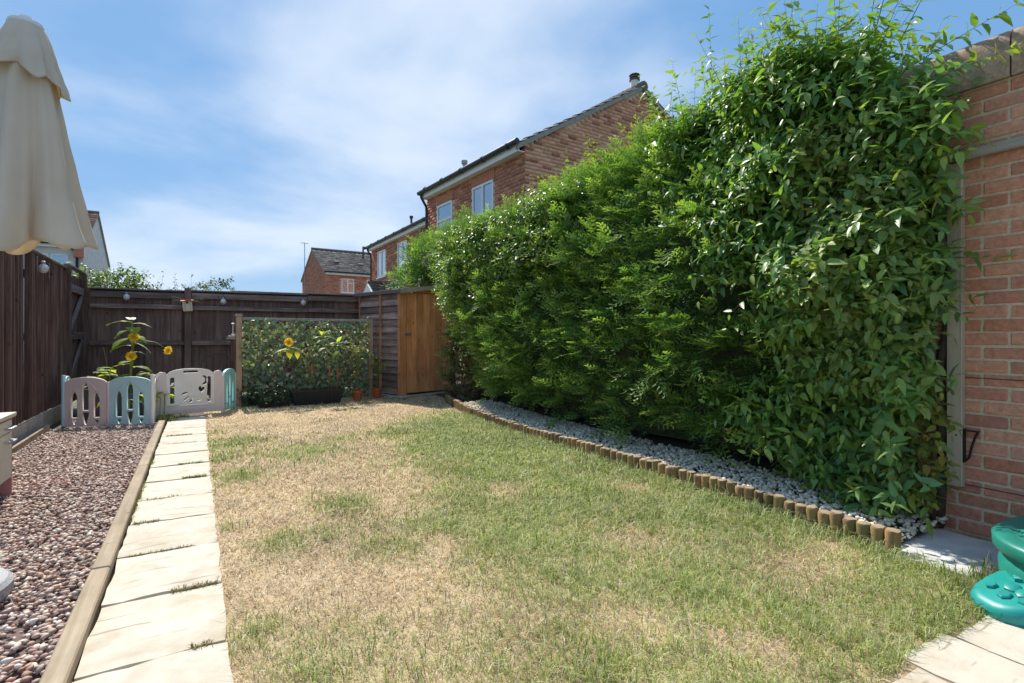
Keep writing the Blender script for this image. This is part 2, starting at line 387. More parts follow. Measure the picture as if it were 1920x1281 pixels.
def slab_mesh(w, l, seed, t=.05):
    r = np.random.default_rng(seed); nx, ny = 7, 7; m = MB()
    xs = np.linspace(0, w, nx); ys = np.linspace(0, l, ny); top = []
    for j, y in enumerate(ys):
        for i, x in enumerate(xs):
            e = (i in (0, nx-1)) or (j in (0, ny-1))
            jx = r.normal(0, .0035) if i in (0, nx-1) else 0; jy = r.normal(0, .0045) if j in (0, ny-1) else 0
            m.v.append((x + jx, y + jy, (-.006 if e else 0) + r.normal(0, .0016)))
    for j in range(ny-1):
        for i in range(nx-1): m.f.append((j*nx+i, j*nx+i+1, (j+1)*nx+i+1, (j+1)*nx+i))
    rim = [i for i in range(nx)] + [j*nx+nx-1 for j in range(1, ny)] + [(ny-1)*nx+i for i in range(nx-2, -1, -1)] + [j*nx for j in range(ny-2, 0, -1)]
    b0 = len(m.v)
    for q in rim: m.v.append((m.v[q][0], m.v[q][1], -t))
    for a in range(len(rim)): m.f.append((rim[a], b0+a, b0+(a+1) % len(rim), rim[(a+1) % len(rim)]))
    m.f.append(tuple(range(b0, b0+len(rim)))[::-1]); return m.mesh('slab', angle=35)
path = grid_sheet('garden_path', -.345, .085, .6, 8.1, .2, lambda x, y: -.028 + 0*x, 'bed_soil')
for i in range(12):
    y = 1.645 - .535 + .535*i
    l = .516
    obj('slab', slab_mesh(.43, l, 50+i), MATS['slab_stone'], path, TR((-.338, y+.009, .012 + random.uniform(-.004, .004)), (random.uniform(-.006, .006), random.uniform(-.006, .006), random.uniform(-.008, .008))))
obj('slab', slab_mesh(.43, .40, 70), MATS['slab_stone'], path, TR((-.335, 7.54, .010)))
obj('slab', slab_mesh(.43, .62, 71), MATS['slab_stone'], path, TR((-.332, 7.955, .008)))
patio = grid_sheet('patio', -.4, 3.7, -1.0, .86, .2, lambda x, y: -.026 + 0*x, 'bed_soil')
px = -.3
xs = [-.3, .3, .62, 1.12, 1.44, 1.76, 2.08, 2.40, 2.95, 3.66]
for i in range(len(xs)-1):
    for j, (ya, yb) in enumerate(((.30, .87), (-.3, .29))):
        obj('slab', slab_mesh(xs[i+1]-xs[i]-.014, yb-ya + (.03*math.sin(i*2.3) if j == 0 else 0), 90+i*2+j), MATS['slab_stone'], patio, TR((xs[i], ya, .006 + random.uniform(-.003, .003)), (0, 0, random.uniform(-.006, .006))))
g = slab_mesh(.62, .40, 140)
tag(obj('paving_slab', g, MATS['grey_slab'], None, TR((3.04, .98, .012), (0, 0, R(3)))), 'grey stone slab at the foot of the brick wall beside the sandbox', 'paving slab')

# timber edging between gravel and path
t = thing('timber_edging', (-.38, 1, 0), 'long pale timber edging between the pebbles and the slab path', 'edging')
ys = [.7, 3.05, 5.3, 8.06]
for i in range(3):
    MB().box((-.036, 0, -.05), (.036, ys[i+1]-ys[i]-.006, .05), ch=.006).build('timber', MATS['sleeper_wood'], t, TR((-.384 + .004*math.sin(i*2), ys[i], random.uniform(-.002, .003)), (0, 0, random.uniform(-.003, .003))))

# pebbles
def ico(sub):
    bm = bmesh.new(); bmesh.ops.create_icosphere(bm, subdivisions=sub, radius=1); v = np.array([p.co[:] for p in bm.verts]); f = np.array([[q.index for q in x.verts] for x in bm.faces]); bm.free(); return v, f
I1 = ico(1); I2 = ico(2)
def stones(n, xr, yr, size, flat, zf, pal, rg, hi=None, sub_hi=None, angular=0):
    P = np.stack([rg.uniform(*xr, n), rg.uniform(*yr, n), np.zeros(n)], -1)
    P[:, 2] = zf(P[:, 0], P[:, 1], rg, n)
    out = []
    near = np.linalg.norm(P[:, :2], axis=1) < 2.7 if hi else np.zeros(n, bool)
    for msk, (tv, tf) in ((near, I2), (~near, I1)):
        m = msk.sum()
        if not m: continue
        a = rg.uniform(0, 6.283, m); tilt = rg.normal(0, .25, (m, 2)); s = size*rg.uniform(.6, 1.35, m)
        X = np.stack([np.cos(a), np.sin(a), tilt[:, 0]], -1); Z = nrm(np.stack([tilt[:, 1], tilt[:, 0], np.ones(m)], -1)); Y = nrm(np.cross(Z, X)); X = np.cross(Y, Z)
        A = np.stack([X*(s*rg.uniform(.9, 1.3, m))[:, None], Y*(s*rg.uniform(.6, .95, m))[:, None], Z*(s*flat*rg.uniform(.75, 1.25, m))[:, None]], -1)
        if angular:
            tv = tv * (1 + .0*tv)
        V, F = inst(tv, tf, P[msk], A)
        if angular: V = V + rg.normal(0, angular*size, V.shape)
        col = pal[rg.integers(0, len(pal), m)]*rg.uniform(.75, 1.25, (m, 1)); out.append((V, F, np.repeat(col, len(tv), 0)))
    return merge(out)
pal = np.array([(.45, .30, .225), (.54, .40, .315), (.38, .22, .16), (.59, .46, .36), (.68, .59, .49), (.48, .29, .205), (.41, .30, .25), (.56, .42, .34), (.31, .20, .165), (.73, .64, .53)])
rg = np.random.default_rng(21)
parts = []
for layer in range(2):
    parts.append(stones((5200, 12000)[layer], (-1.52, -.42), (1.2, 8.25), (.0135, .0122)[layer], .55, lambda x, y, r, n: -.012 + .012*layer + r.uniform(-.004, .006, n) + .006*vnoise(x*5, y*5), pal, rg, hi=(layer == 1)))
V, F, cc = merge(parts)
tag(obj('pebbles', tri_mesh('pebbles', V, F, cc, True), MATS['pebble']), 'reddish brown pebbles covering the bed beside the path', 'pebbles', kind='stuff')
# white stones under the hedge
rg = np.random.default_rng(22); pal = np.array([(.78, .69, .56), (.86, .78, .65), (.70, .61, .48), (.80, .68, .51), (.62, .53, .42)])
parts = []
for layer in range(2):
    v, f, c_ = stones(4300, (.035, .68), (1.37, 7.6), .0138, .7, lambda x, y, r, n: .03 + .03*np.clip((y-1.36)/.2, 0, 1)*np.clip(x/.06, .4, 1) + .012*layer + r.uniform(-.004, .006, n) + .03*np.clip(x-.2, 0, 1), pal, rg, angular=.13)
    v[:, 0] += edge_x(v[:, 1])
    parts.append((v, f, c_))
V, F, cc = merge(parts); cen = V
tag(obj('white_gravel', tri_mesh('white_gravel', V, F, cc), MATS['white_stone']), 'pale stone chippings between the log edging and the hedge', 'gravel', kind='stuff')

# ------------------------------------------------------------------ log edging
t = thing('log_edging', (3.1, 4.5, 0), 'low edging of upright half round logs between lawn and hedge', 'edging')
pts = [(3.06, 1.36), (3.10, 2.2), (3.13, 3.2), (3.13, 4.4), (3.16, 5.6), (3.30, 6.8), (3.52, 7.8), (3.66, 8.4)]
sg = []; 
def pl(s):
    for (a, b_) in zip(pts[:-1], pts[1:]):
        L = math.dist(a, b_)
        if s <= L: return a[0]+(b_[0]-a[0])*s/L, a[1]+(b_[1]-a[1])*s/L
        s -= L
    return None
def log_mesh(seed, h=.118, r=.0365):
    m = MB(); rr = np.random.default_rng(seed); prof = [(r, -.04), (r*1.0, h-.014), (r*.93, h-.004), (r*.8, h)]
    m.lathe(prof, 12); m.v = [(x*(1+rr.normal(0, .015)), y*(1+rr.normal(0, .015)), z + (rr.normal(0, .002) if z > .1 else 0)) for x, y, z in m.v]
    return m.mesh('log', angle=40)
LM = [log_mesh(i) for i in range(5)]
s_ = 0; i = 0
k = NM('log_mix'); 
tcn = k.coord((1, 1, 1)); g1 = k.noise(k.coord((22, 22, 2)), 1, 5, .6, .5)
gm = k.n('ShaderNodeNewGeometry'); sp = k.n('ShaderNodeSeparateXYZ'); k.l(gm.outputs['Normal'], sp.inputs[0])
cs = k.ramp(g1, [(.25, (.17, .10, .05)), (.5, (.29, .185, .09)), (.78, (.40, .28, .155))])
cs = k.mix(k.ramp(k.noise(k.coord((3, 3, 3)), 1.5, 3), [(.42, (0, 0, 0)), (.6, (.65, .65, .65))]), cs, (.20, .18, .07))
cs = k.mix(1, cs, k.ramp(k.rand(), [(0, (.55, .55, .5)), (.5, (.95, .9, .85)), (1, (1.35, 1.2, 1.05))]), 'MULTIPLY')
cs = k.mix(k.ramp(sp.outputs[2], [(.6, (0, 0, 0)), (.75, (.9, .9, .9))]), cs, (.36, .28, .19))
k.pbr(cs, .8, k.bump(g1, .4, .004), .2)
while True:
    p = pl(s_)
    if p is None: break
    obj('log', LM[i % 5], MATS['log_mix'], t, TR((p[0], p[1], random.uniform(-.012, .008)), (random.uniform(-.03, .03), random.uniform(-.02, .04), random.uniform(0, 6)), (random.uniform(.93, 1.02),)*2 + (1,)))
    s_ += .0705; i += 1

# ------------------------------------------------------------------ left fence
t = thing('board_fence', (-1.6, 7, 0), 'dark brown close board fence along the pebble bed on the left', 'fence')
def board(w, h, th, wob=0):
    m = MB()  # feather edge: x thickness tapers along y
    vs_ = [(0, 0, 0), (th, 0, 0), (th*.35, w, 0), (0, w, 0)]; m.v = [(x, y, 0) for x, y, z in vs_] + [(x, y, h) for x, y, z in vs_]
    m.f = [(0, 3, 2, 1), (4, 5, 6, 7), (0, 1, 5, 4), (1, 2, 6, 5), (2, 3, 7, 6), (3, 0, 4, 7)]; return m.mesh('board')
BM_ = [board(.135, 1.84 + .01*i, .034) for i in range(3)]
y = 3.6; i = 0
while y < 9.68:
    obj('board', BM_[i % 3], MATS['fence_wood'], t, TR((-1.615 + random.uniform(-.004, .006), y, .2), (random.uniform(-.006, .006), random.uniform(-.006, .004), random.uniform(-.03, .05))))
    y += .118; i += 1
for y in (3.6, 5.5, 7.4, 9.66):
    MB().box((-.05, -.05, -.1), (.05, .05, 2.05), ch=.004).build('post', MATS['fence_wood'], t, TR((-1.69, y, 0)))
for z in (.4, 1.1, 1.8):
    MB().box((-3.03, -.02, -.04), (3.03, .02, .04)).build('rail', MATS['fence_rail'], t, TR((-1.645, 6.64, z), (0, 0, R(90))))
for (ya, yb) in ((3.6, 6.65), (6.66, 9.7)):
    MB().box((-(yb-ya)/2, -.016, 0), ((yb-ya)/2, .016, .2), ch=.003).build('gravel_board', MATS['grey_wood'], t, TR((-1.60, (ya+yb)/2, -.02), (0, 0, R(90))))
    MB().box((-(yb-ya)/2, -.03, 2.055), ((yb-ya)/2, .03, 2.085), ch=.004).build('capping', MATS['fence_rail'], t, TR((-1.605, (ya+yb)/2, 0), (0, 0, R(90))))
t = thing('low_edging_board', (-1.52, 7.2, 0), 'low weathered timber board lying along the foot of the left fence', 'edging')
MB().box((-1.25, -.014, -.03), (1.25, .014, .065), ch=.004).build('plank', MATS['sleeper_wood'], t, TR((-1.50, 7.0, 0), (0, 0, R(91))))

# side gate at the far end of the left fence
t = thing('side_gate', (-1.58, 10.3, 0), 'dark ledged and braced gate at the corner of the two fences', 'gate')
for i in range(9):
    obj('board', BM_[i % 3], MATS['fence_wood'], t, TR((-1.64, 9.79 + i*.131, .12), (0, 0, random.uniform(-.03, .01)), (.6, 1, 1.03)))
for z in (.35, 1.12, 1.82):
    MB().box((-.57, -.02, -.055), (.57, .02, .055), ch=.004).build('ledge', MATS['fence_wood_grey'], t, TR((-1.595, 10.37, z), (0, 0, R(90))))
for (za, zb) in ((.42, 1.06), (1.18, 1.76)):
    L = math.hypot(1.0, zb-za); MB().box((-L/2, -.016, -.045), (L/2, .016, .045), ch=.004).build('brace', MATS['fence_wood_grey'], t, TR((-1.592, 10.37, (za+zb)/2), (0, -math.atan2(zb-za, 1.0), R(90))))
for y in (9.74, 10.99):
    MB().box((-.05, -.045, 0), (.05, .045, 2.12), ch=.005).build('post', MATS['fence_wood'], t, TR((-1.60, y, 0)))
MB().box((-.62, -.04, 0), (.62, .04, .03), ch=.005).build('capping', MATS['fence_wood_grey'], t, TR((-1.60, 10.37, 2.115), (0, 0, R(90))))
m = MB(); m.box((0, 0, 0), (.012, .10, .03), ch=.003); m.tube([(.02, .02, .015), (.045, .05, .015), (.02, .08, .015)], .006, 6); m.build('latch', MATS['black_iron'], t, TR((-1.572, 9.86, 1.14)))

# ------------------------------------------------------------------ back fence (runs across at y about 11)
bx0, by0, bx1, by1 = -1.56, 11.05, 4.4, 10.82
ang = math.atan2(by1-by0, bx1-bx0); BL = math.hypot(bx1-bx0, by1-by0)
FB = TR((bx0, by0, 0), (0, 0, ang))
t = thing('panel_fence', (1.4, 10.95, 0), 'dark brown fence across the back with rails facing the garden', 'fence')
BB = []
for i in range(4):
    mm = MB().box((0, 0, 0), (.150, .016, 1.86), ch=.002); BB.append(mm.mesh('board'))
x = -.13; i = 0
while x < BL-.1:
    z = .06 + (.0 if x < 2.0 else .03)
    obj('board', BB[i % 4], MATS['fence_wood'], t, FB @ TR((x, .03 + .010*(i % 2), z), (random.uniform(-.004, .004), random.uniform(-.003, .003), random.uniform(-.02, .02)))); x += .13; i += 1
for (xa, xb, zt) in ((.04, 1.37, 1.885), (1.47, 3.4, 1.90), (3.40, BL, 1.925)):
    for z, hh in ((zt-.075, .05), (1.62, .038), (1.0, .038), (.3, .038)):
        w = (xb-xa)/2 - .004
        MB().box((-w, -.028, -hh), (w, .022, hh), ch=.005).build('rail', MATS['fence_rail'], t, FB @ TR(((xa+xb)/2, -.004 - (.006 if hh > .04 else 0), z + random.uniform(-.006, .006)), (0, random.uniform(-.003, .003), 0)))
    MB().box((-w, -.05, 0), (w, .05, .025), ch=.005).build('capping', MATS['fence_wood_grey'], t, FB @ TR(((xa+xb)/2, .01, zt + .004)))
for x in (1.42, 4.65):
    MB().box((-.05, -.06, -.05), (.05, .04, 1.96), ch=.006).build('post', MATS['fence_wood'], t, FB @ TR((x, -.02, 0)))

# ------------------------------------------------------------------ right brick wall
t = thing('brick_wall', (3.8, .6, 0), 'tall red brick garden wall with rounded coping at the right', 'wall')
MB().box((3.7225, -.5, -.1), (3.95, 1.54, 2.48)).build('mortar_core', MATS['mortar'], t)
bm1 = [MB().box((-.018, -.1075, -.0325), (.09, .1075, .0325), ch=.005).mesh('brick') for i in range(1)]
for q in range(3):
    mm = MB().box((-.018, -.1075, -.0325), (.09, .1075, .0325), ch=.0055); rr = np.random.default_rng(q)
    mm.v = [(a + rr.normal(0, .0016), b_ + rr.normal(0, .0016), c_ + rr.normal(0, .0014)) for a, b_, c_ in mm.v]; bm1.append(mm.mesh('brick'))
hb = MB().box((-.018, -.051, -.0325), (.09, .051, .0325), ch=.0055).mesh('half_brick')
for c_ in range(33):
    z = .0 + .075*c_ + .0375
    y = 1.545
    if c_ % 2:
        obj('brick', hb, MATS['wall_brick'], t, TR((3.735, y-.051, z), (0, 0, 0))); y -= .1125
    while y > -.3:
        obj('brick', bm1[1 + (c_*7 + int(y*31)) % 3], MATS['wall_brick'], t, TR((3.735 + random.uniform(-.002, .0025), y-.1075, z + random.uniform(-.001, .001)), (0, 0, random.uniform(-.008, .008)))); y -= .225
cs = [(-.145, 0), (-.147, .17), (-.14, .215), (-.115, .25), (-.07, .272), (0, .28), (.09, .27), (.13, .25), (.15, .21), (.155, .16), (.155, 0)]
for (ya, yb) in ((1.092, 1.62), (.48, 1.084), (-.14, .472)):
    m = MB(); m.extrude(cs, yb-ya); m.build('coping_stone', MATS['coping_stone'], t, TR((3.845, ya, 2.482)), angle=30)
t = thing('timber_batten', (3.7, 1.32, .26), 'upright pale timber batten fixed to the brick wall beside the shrubs', 'batten')
MB().box((-.022, -.036, 0), (.022, .036, 1.82), ch=.004).build('plank', MATS['batten_wood'], t, TR((3.693, 1.322, .26)))
m = MB()
for z in (.55, .9, 1.3): m.lathe([(.005, 0), (.005, .003)], 8, TR((3.668, 1.322 + .01*math.sin(z*9), z), (0, R(90), 0)))
m.build('screw', MATS['black_iron'], t)
t = thing('timber_rail', (3.7, .6, 2.1), 'horizontal grey weathered timber rail across the upper brick wall', 'batten')
MB().box((-.02, -.86, -.026), (.02, .86, .026), ch=.004).build('plank', MATS['grey_wood'], t, TR((3.695, .55, 2.115)))
for z, la in ((.875, 'thin garden wire stretched across the middle of the brick wall'), (.275, 'thin garden wire stretched low across the brick wall')):
    tag(MB().tube([(3.711, 1.5, z), (3.709, .6, z-.006), (3.711, -.2, z)], .0022, 6).build('garden_wire', MATS['dark_gutter']), la, 'wire', 'wires on the brick wall')
t = thing('iron_bracket', (3.69, 1.27, .4), 'small black iron bracket screwed to the timber batten', 'bracket')
M0 = TR((3.69, 1.283, .40), (0, 0, R(-90)))
MB().box((-.002, -.014, 0), (.004, .014, .19), ch=.001).build('back_plate', MATS['black_iron'], t, M0)
MB().box((.004, -.014, .176), (.066, .014, .183), ch=.001).build('arm', MATS['black_iron'], t, M0)
MB().tube([(.006, 0, .008), (.022, 0, .03), (.034, 0, .09), (.05, 0, .15), (.062, 0, .174)], .006, 6).build('brace', MATS['black_iron'], t, M0)

# ------------------------------------------------------------------ shed
SH = TR((3.2, 9.41, 0), (0, 0, math.atan2(.292, .956)))
t = thing('garden_shed', (3.7, 9.9, 0), 'small timber shed with orange brown door at the end of the lawn', 'shed')
def top_z(x): return 1.945 + (x+.08)*.145
nb = 15
for i in range(nb):
    z0 = .05 + i*.126; z1 = min(z0 + .142, 1.94); m = MB()
    vs_ = [(-.046, 0, z0), (-.020, 0, z0), (0, 0, z1), (-.008, 0, z1)]
    m.v = [(x, .03, z) for x, _, z in vs_] + [(x, 1.3, z) for x, _, z in vs_]; m.f = [(0, 1, 2, 3), (7, 6, 5, 4), (0, 4, 5, 1), (1, 5, 6, 2), (2, 6, 7, 3), (3, 7, 4, 0)]
    mm = m.mesh('board'); mm.transform(TR((0, -.665, 0))); mm.transform(Matrix.Rotation(R(-90), 4, 'Z')); mm.transform(TR((0, 0, -z0)))
    obj('board', mm, MATS['shed_board'], t, SH @ TR((0, .665, z0)) @ Matrix.Rotation(R(90), 4, 'Z'))
MB().box((.0, .0, .04), (1.3, .02, 1.93)).build('wall', MATS['shed_edge'], t, SH @ TR((0, 1.3, 0)))
m = MB(); m.box((1.28, .03, .04), (1.3, 1.3, 2.09)); m.build('wall', MATS['shed_edge'], t, SH)
MB().box((-.018, -.02, 0), (.018, .02, 1.93), ch=.003).build('batten', MATS['shed_edge'], t, SH @ TR((-.052, .58, .04)))
MB().box((-.054, 0, .03), (.0, .03, 1.955), ch=.003).build('corner_trim', MATS['shed_edge'], t, SH)
MB().box((-.054, 1.302, .03), (.0, 1.332, 1.95), ch=.003).build('corner_trim', MATS['shed_edge'], t, SH)
for (xa, xb) in ((-.054, .108), (1.145, 1.30)):
    w = xb-xa; MB().box((0, -.012, 0), (w, .012, top_z(xa)-.06), ch=.003).build('jamb', MATS['cedar'], t, SH @ TR((xa, -.014, .03)))
m = MB(); m.v = [(.11, -.02, 1.93), (1.14, -.02, 1.93), (1.14, -.02, 2.075), (.11, -.02, 1.945), (.11, .01, 1.93), (1.14, .01, 1.93), (1.14, .01, 2.075), (.11, .01, 1.945)]
m.f = [(0, 1, 2, 3), (4, 7, 6, 5), (0, 4, 5, 1), (1, 5, 6, 2), (2, 6, 7, 3), (3, 7, 4, 0)]; m.build('gable_board', MATS['cedar'], t, SH)
d = obj('door', MB().box((.118, -.004, .07), (1.135, .012, 1.915)).mesh('door'), MATS['shed_edge'], t, SH)
dx = .118; wds = [.055, .165, .155, .15, .15, .16, .182]
for w in wds:
    MB().box((-w/2+.0015, -.009, 0), (w/2-.0015, .008, 1.855), ch=.003).build('door_board', MATS['cedar'], d, SH @ TR((dx+w/2, -.0135, .065))); dx += w
for z in (1.16, .34):
    m = MB(); m.extrude([(-.20, -.008), (.0, -.02), (.0, .02), (-.20, .008)], .004); m.box((.004, 0, -.05), (.03, .005, .05)); m.tube([(.002, -.002, -.05), (.002, -.002, .05)], .007, 8)
    m.build('hinge', MATS['black_iron'], d, SH @ TR((1.128, -.030, z)))
m = MB(); m.box((-.045, -.004, -.02), (.02, 0, .02)); m.box((.03, -.005, -.022), (.105, 0, .022)); m.tube([(-.05, -.01, 0), (.09, -.01, 0)], .006, 8); m.lathe([(.012, 0), (.012, .012)], 10, TR((.07, -.004, 0), (R(90), 0, 0)))
m.build('latch', MATS['galvanised'], d, SH @ TR((.10, -.029, 1.15)))
m = MB(); zl = lambda x: top_z(x)
m.v = [(-.09, -.09, zl(-.09)), (1.42, -.09, zl(1.42)), (1.42, 1.42, zl(1.42)), (-.09, 1.42, zl(-.09))]; m.v += [(x, y, z+.022) for x, y, z in m.v]
m.f = [(0, 3, 2, 1), (4, 5, 6, 7), (0, 1, 5, 4), (1, 2, 6, 5), (2, 3, 7, 6), (3, 0, 4, 7)]
rf = m.build('roof', MATS['roof_felt'], t, SH)
m = MB(); m.v = [(-.09, -.112, zl(-.09)-.055), (1.42, -.112, zl(1.42)-.055), (1.42, -.112, zl(1.42)+.026), (-.09, -.112, zl(-.09)+.026)]; m.v += [(x, y+.02, z) for x, y, z in m.v]
m.f = [(0, 3, 2, 1), (4, 5, 6, 7), (0, 1, 5, 4), (1, 2, 6, 5), (2, 3, 7, 6), (3, 0, 4, 7)]; m.build('fascia', MATS['grey_wood'], rf, SH)
MB().box((-.112, -.11, -.045), (-.092, 1.42, .022), ch=.003).build('fascia', MATS['roof_felt'], rf, SH @ TR((0, 0, zl(-.09))))
t = thing('concrete_base', (3.7, 9.7, 0), 'rough concrete base under the timber shed', 'base')
MB().box((-.1, -.14, -.05), (1.42, 1.42, .032), ch=.012).build('base_slab', MATS['concrete'], t, SH)
# ------------------------------------------------------------------ houses
def brick_face(O, U, N, w, zf, z0, holes, pal, rg, z1=99, soldier=()):
    O, U, N = np.array(O, float), np.array(U, float), np.array(N, float); out = []; T = []; S = []
    nc = int((min(z1, 12)-z0)/.075)
    for c in range(nc):
        z = z0 + .075*c + .0375; x = -.1125*(c % 2) - .0
        while x < w:
            xa, xb = max(x, 0), min(x+.215, w); xm = (xa+xb)/2
            if xb-xa > .03 and z + .03 < zf(xm) and not any(h[0]-.02 < xm < h[1]+.02 and h[2]-.02 < z < h[3]+.02 for h in holes):
                T.append((xm, z)); S.append(((xb-xa)/2 - .002, .0305))
            x += .225
    T = np.array(T); S = np.array(S); m = len(T)
    tv = np.array([(-1, 0, -1), (1, 0, -1), (1, 0, 1), (-1, 0, 1), (-1, 1, -1), (1, 1, -1), (1, 1, 1), (-1, 1, 1)], float)
    tf = np.array([(4, 5, 6), (4, 6, 7), (0, 1, 5), (0, 5, 4), (1, 2, 6), (1, 6, 5), (2, 3, 7), (2, 7, 6), (3, 0, 4), (3, 4, 7)])
    P = O + T[:, :1]*U + T[:, 1:]*np.array((0, 0, 1.0))
    A = np.zeros((m, 3, 3)); A[:, :, 0] = U*S[:, :1]; A[:, :, 1] = N*.010*rg.uniform(.7, 1.3, (m, 1)); A[:, :, 2] = np.array((0, 0, 1))*S[:, 1:]
    V, F = inst(tv, tf, P, A); pal = np.array(pal); col = pal[rg.integers(0, len(pal), m)]*rg.uniform(.85, 1.15, (m, 1))
    return V, F, np.repeat(col, 8, 0)
def tile_roof(E0, A, Up, L, S, rg, base, tw=.3, g=.3, amp=.022):
    E0, A, Up = (np.array(q, float) for q in (E0, A, Up)); Nn = np.cross(A, Up); Nn = Nn*np.sign(Nn[2]); nt_ = int(L/tw); nc = int(S/g); out = []
    ph = np.linspace(0, 1, 5)
    prof = np.array([0, .95, 1.0, .35, 0])*amp
    for c in range(nc):
        xs_ = ((np.arange(nt_)[:, None] + ph[None])*tw)            # (nt,5)
        lo = E0 + xs_[..., None]*A + Up*(c*g - .03) + Nn*(prof[None, :, None] + .03)
        hi = E0 + xs_[..., None]*A + Up*((c+1)*g) + Nn*(prof[None, :, None] + .004)
        lp = lo - Nn*.028
        V = np.concatenate([lo, hi, lp], 1).reshape(-1, 3); k_ = np.arange(nt_)*15; F = []
        for j in range(4):
            F += [np.stack([k_+j, k_+j+1, k_+6+j], -1), np.stack([k_+j, k_+6+j, k_+5+j], -1), np.stack([k_+10+j, k_+j+1, k_+j], -1), np.stack([k_+10+j, k_+11+j, k_+j+1], -1)]
        col = np.repeat(np.array(base)*rg.uniform(.65, 1.35, (nt_, 1)), 15, 0); out.append((V, np.concatenate(F), col))
    return merge(out)
def house(name, label, O, a, b, L, D, eave, ridge, pal_front, pal_gable, tile, wins, z0=0., brick=True, gable_at=(0,), fasc='white_upvc'):
    O = Vector((*O, 0)); a = Vector((*a, 0)).normalized(); b = Vector((*b, 0)).normalized(); Z = Vector((0, 0, 1)); rg = np.random.default_rng(len(label))
    t = thing(name, O, label, 'house'); Q = lambda x, y, z: tuple(O + a*x + b*y + Z*z)
    m = MB(); e = .012
    sec = [(e, 0), (e, eave), (D/2, ridge), (D-e, eave), (D-e, 0)]
    m.v = [Q(e, y, z) for y, z in sec] + [Q(L-e, y, z) for y, z in sec]; m.f = [(0, 1, 2, 3, 4), (5, 6, 7, 8, 9), (0, 5, 6, 1), (3, 8, 9, 4), (1, 6, 7, 2), (2, 7, 8, 3), (4, 9, 5, 0)]
    m.build('wall', MATS['house_mortar' if brick else 'render_white'], t)
    if brick:
        V, F, cc = brick_face(Q(0, .012, 0), a, -b, L, lambda x: eave, z0, [(w[0], w[1], w[2], w[3]) for w in wins], pal_front, rg, z1=eave)
        tag(obj('brickwork', tri_mesh('brickwork', V, F, cc), MATS['house_brick'], t), kind='stuff')
        for gx in gable_at:
            gz = lambda y: eave + (ridge-eave)*(1 - abs(y - D/2)/(D/2)) - .03
            V, F, cc = brick_face(Q(gx + (.012 if gx == 0 else -.012), 0, 0), b, (-a if gx == 0 else a), D, gz, z0, [], pal_gable, rg, z1=ridge)
            tag(obj('gable_brickwork', tri_mesh('gable_brickwork', V, F, cc), MATS['house_brick'], t), kind='stuff')
    sl = Vector(b*(D/2) + Z*(ridge-eave)); S = sl.length; oh = .22
    up1 = np.array(sl.normalized()); up2 = np.array((Vector(-b*(D/2) + Z*(ridge-eave))).normalized())
    e1 = np.array(Q(-.06, 0, eave)) - up1*oh + np.array((0, 0, .055)); e2 = np.array(Q(-.06, D, eave)) - up2*oh + np.array((0, 0, .055))
    r1 = tile_roof(e1, np.array(a), up1, L+.14, S+oh+.02, rg, tile); r2 = tile_roof(e2, np.array(a), up2, L+.14, S+oh+.02, rg, tile)
    V, F, cc = merge([r1, r2]); rf = obj('roof_tiles', tri_mesh('roof_tiles', V, F, cc), MATS['tile_brown'], t); rf['kind'] = 'stuff'
    m = MB()
    for k_ in range(int((L+.14)/.3)):
        m.tube([Q(-.06 + k_*.3, D/2, ridge+.045), Q(.25 + k_*.3, D/2, ridge+.05)], [.12, .11], 8)
    m.build('ridge_tiles', MATS['roof_felt'], t, angle=40)
    for gx in gable_at:                                       # verge strips under the tile ends
        for sgn, (ya, yb) in (('l', (-oh*.86, D/2)), ('r', (D/2, D+oh*.86))):
            m = MB(); zf = lambda y: eave + (ridge-eave)*(1 - abs(y-D/2)/(D/2)); x0, x1 = (gx-.05, gx+.06)
            m.v = [Q(x, y, zf(y) + dz) for x in (x0, x1) for y in (ya, yb) for dz in (-.04, .062)]
            m.f = [(0, 1, 3, 2), (4, 6, 7, 5), (0, 4, 5, 1), (2, 3, 7, 6), (1, 5, 7, 3), (0, 2, 6, 4)]; m.build('verge', MATS['moss_stone'], t)
    m = MB(); m.v = [Q(x, y, z) for x in (0.01, L-.01) for y in (-.16, -.13) for z in (eave-.18, eave+.0)]; m.f = [(0, 1, 3, 2), (4, 6, 7, 5), (0, 4, 5, 1), (2, 3, 7, 6), (1, 5, 7, 3), (0, 2, 6, 4)]
    m.build('fascia', MATS[fasc], t)
    m = MB(); m.v = [Q(x, y, z) for x in (0.01, L-.01) for y in (-.13, .01) for z in (eave-.18, eave-.16)]; m.f = [(0, 1, 3, 2), (4, 6, 7, 5), (0, 4, 5, 1), (2, 3, 7, 6), (1, 5, 7, 3), (0, 2, 6, 4)]
    m.build('soffit', MATS[fasc], t)
    gt = MB().tube([Q(-.04, -.215, eave-.005), Q(L+.04, -.215, eave-.03)], .058, 10).build('gutter', MATS['dark_gutter'], t, smooth=False, angle=50)
    for k_ in range(int(L/.95)+1): MB().tube([Q(.3+k_*.95-.03, -.215, eave-.015), Q(.3+k_*.95+.03, -.215, eave-.015)], .068, 10).build('gutter_clip', MATS['dark_gutter'], gt)
    m = MB(); xq = L-.09; m.tube([Q(xq, -.215, eave-.05), Q(xq, -.2, eave-.16), Q(xq, -.06, eave-.38), Q(xq, -.05, eave-.5), Q(xq, -.05, .1)], .036, 8); m.build('downpipe', MATS['dark_gutter'], t, angle=50)
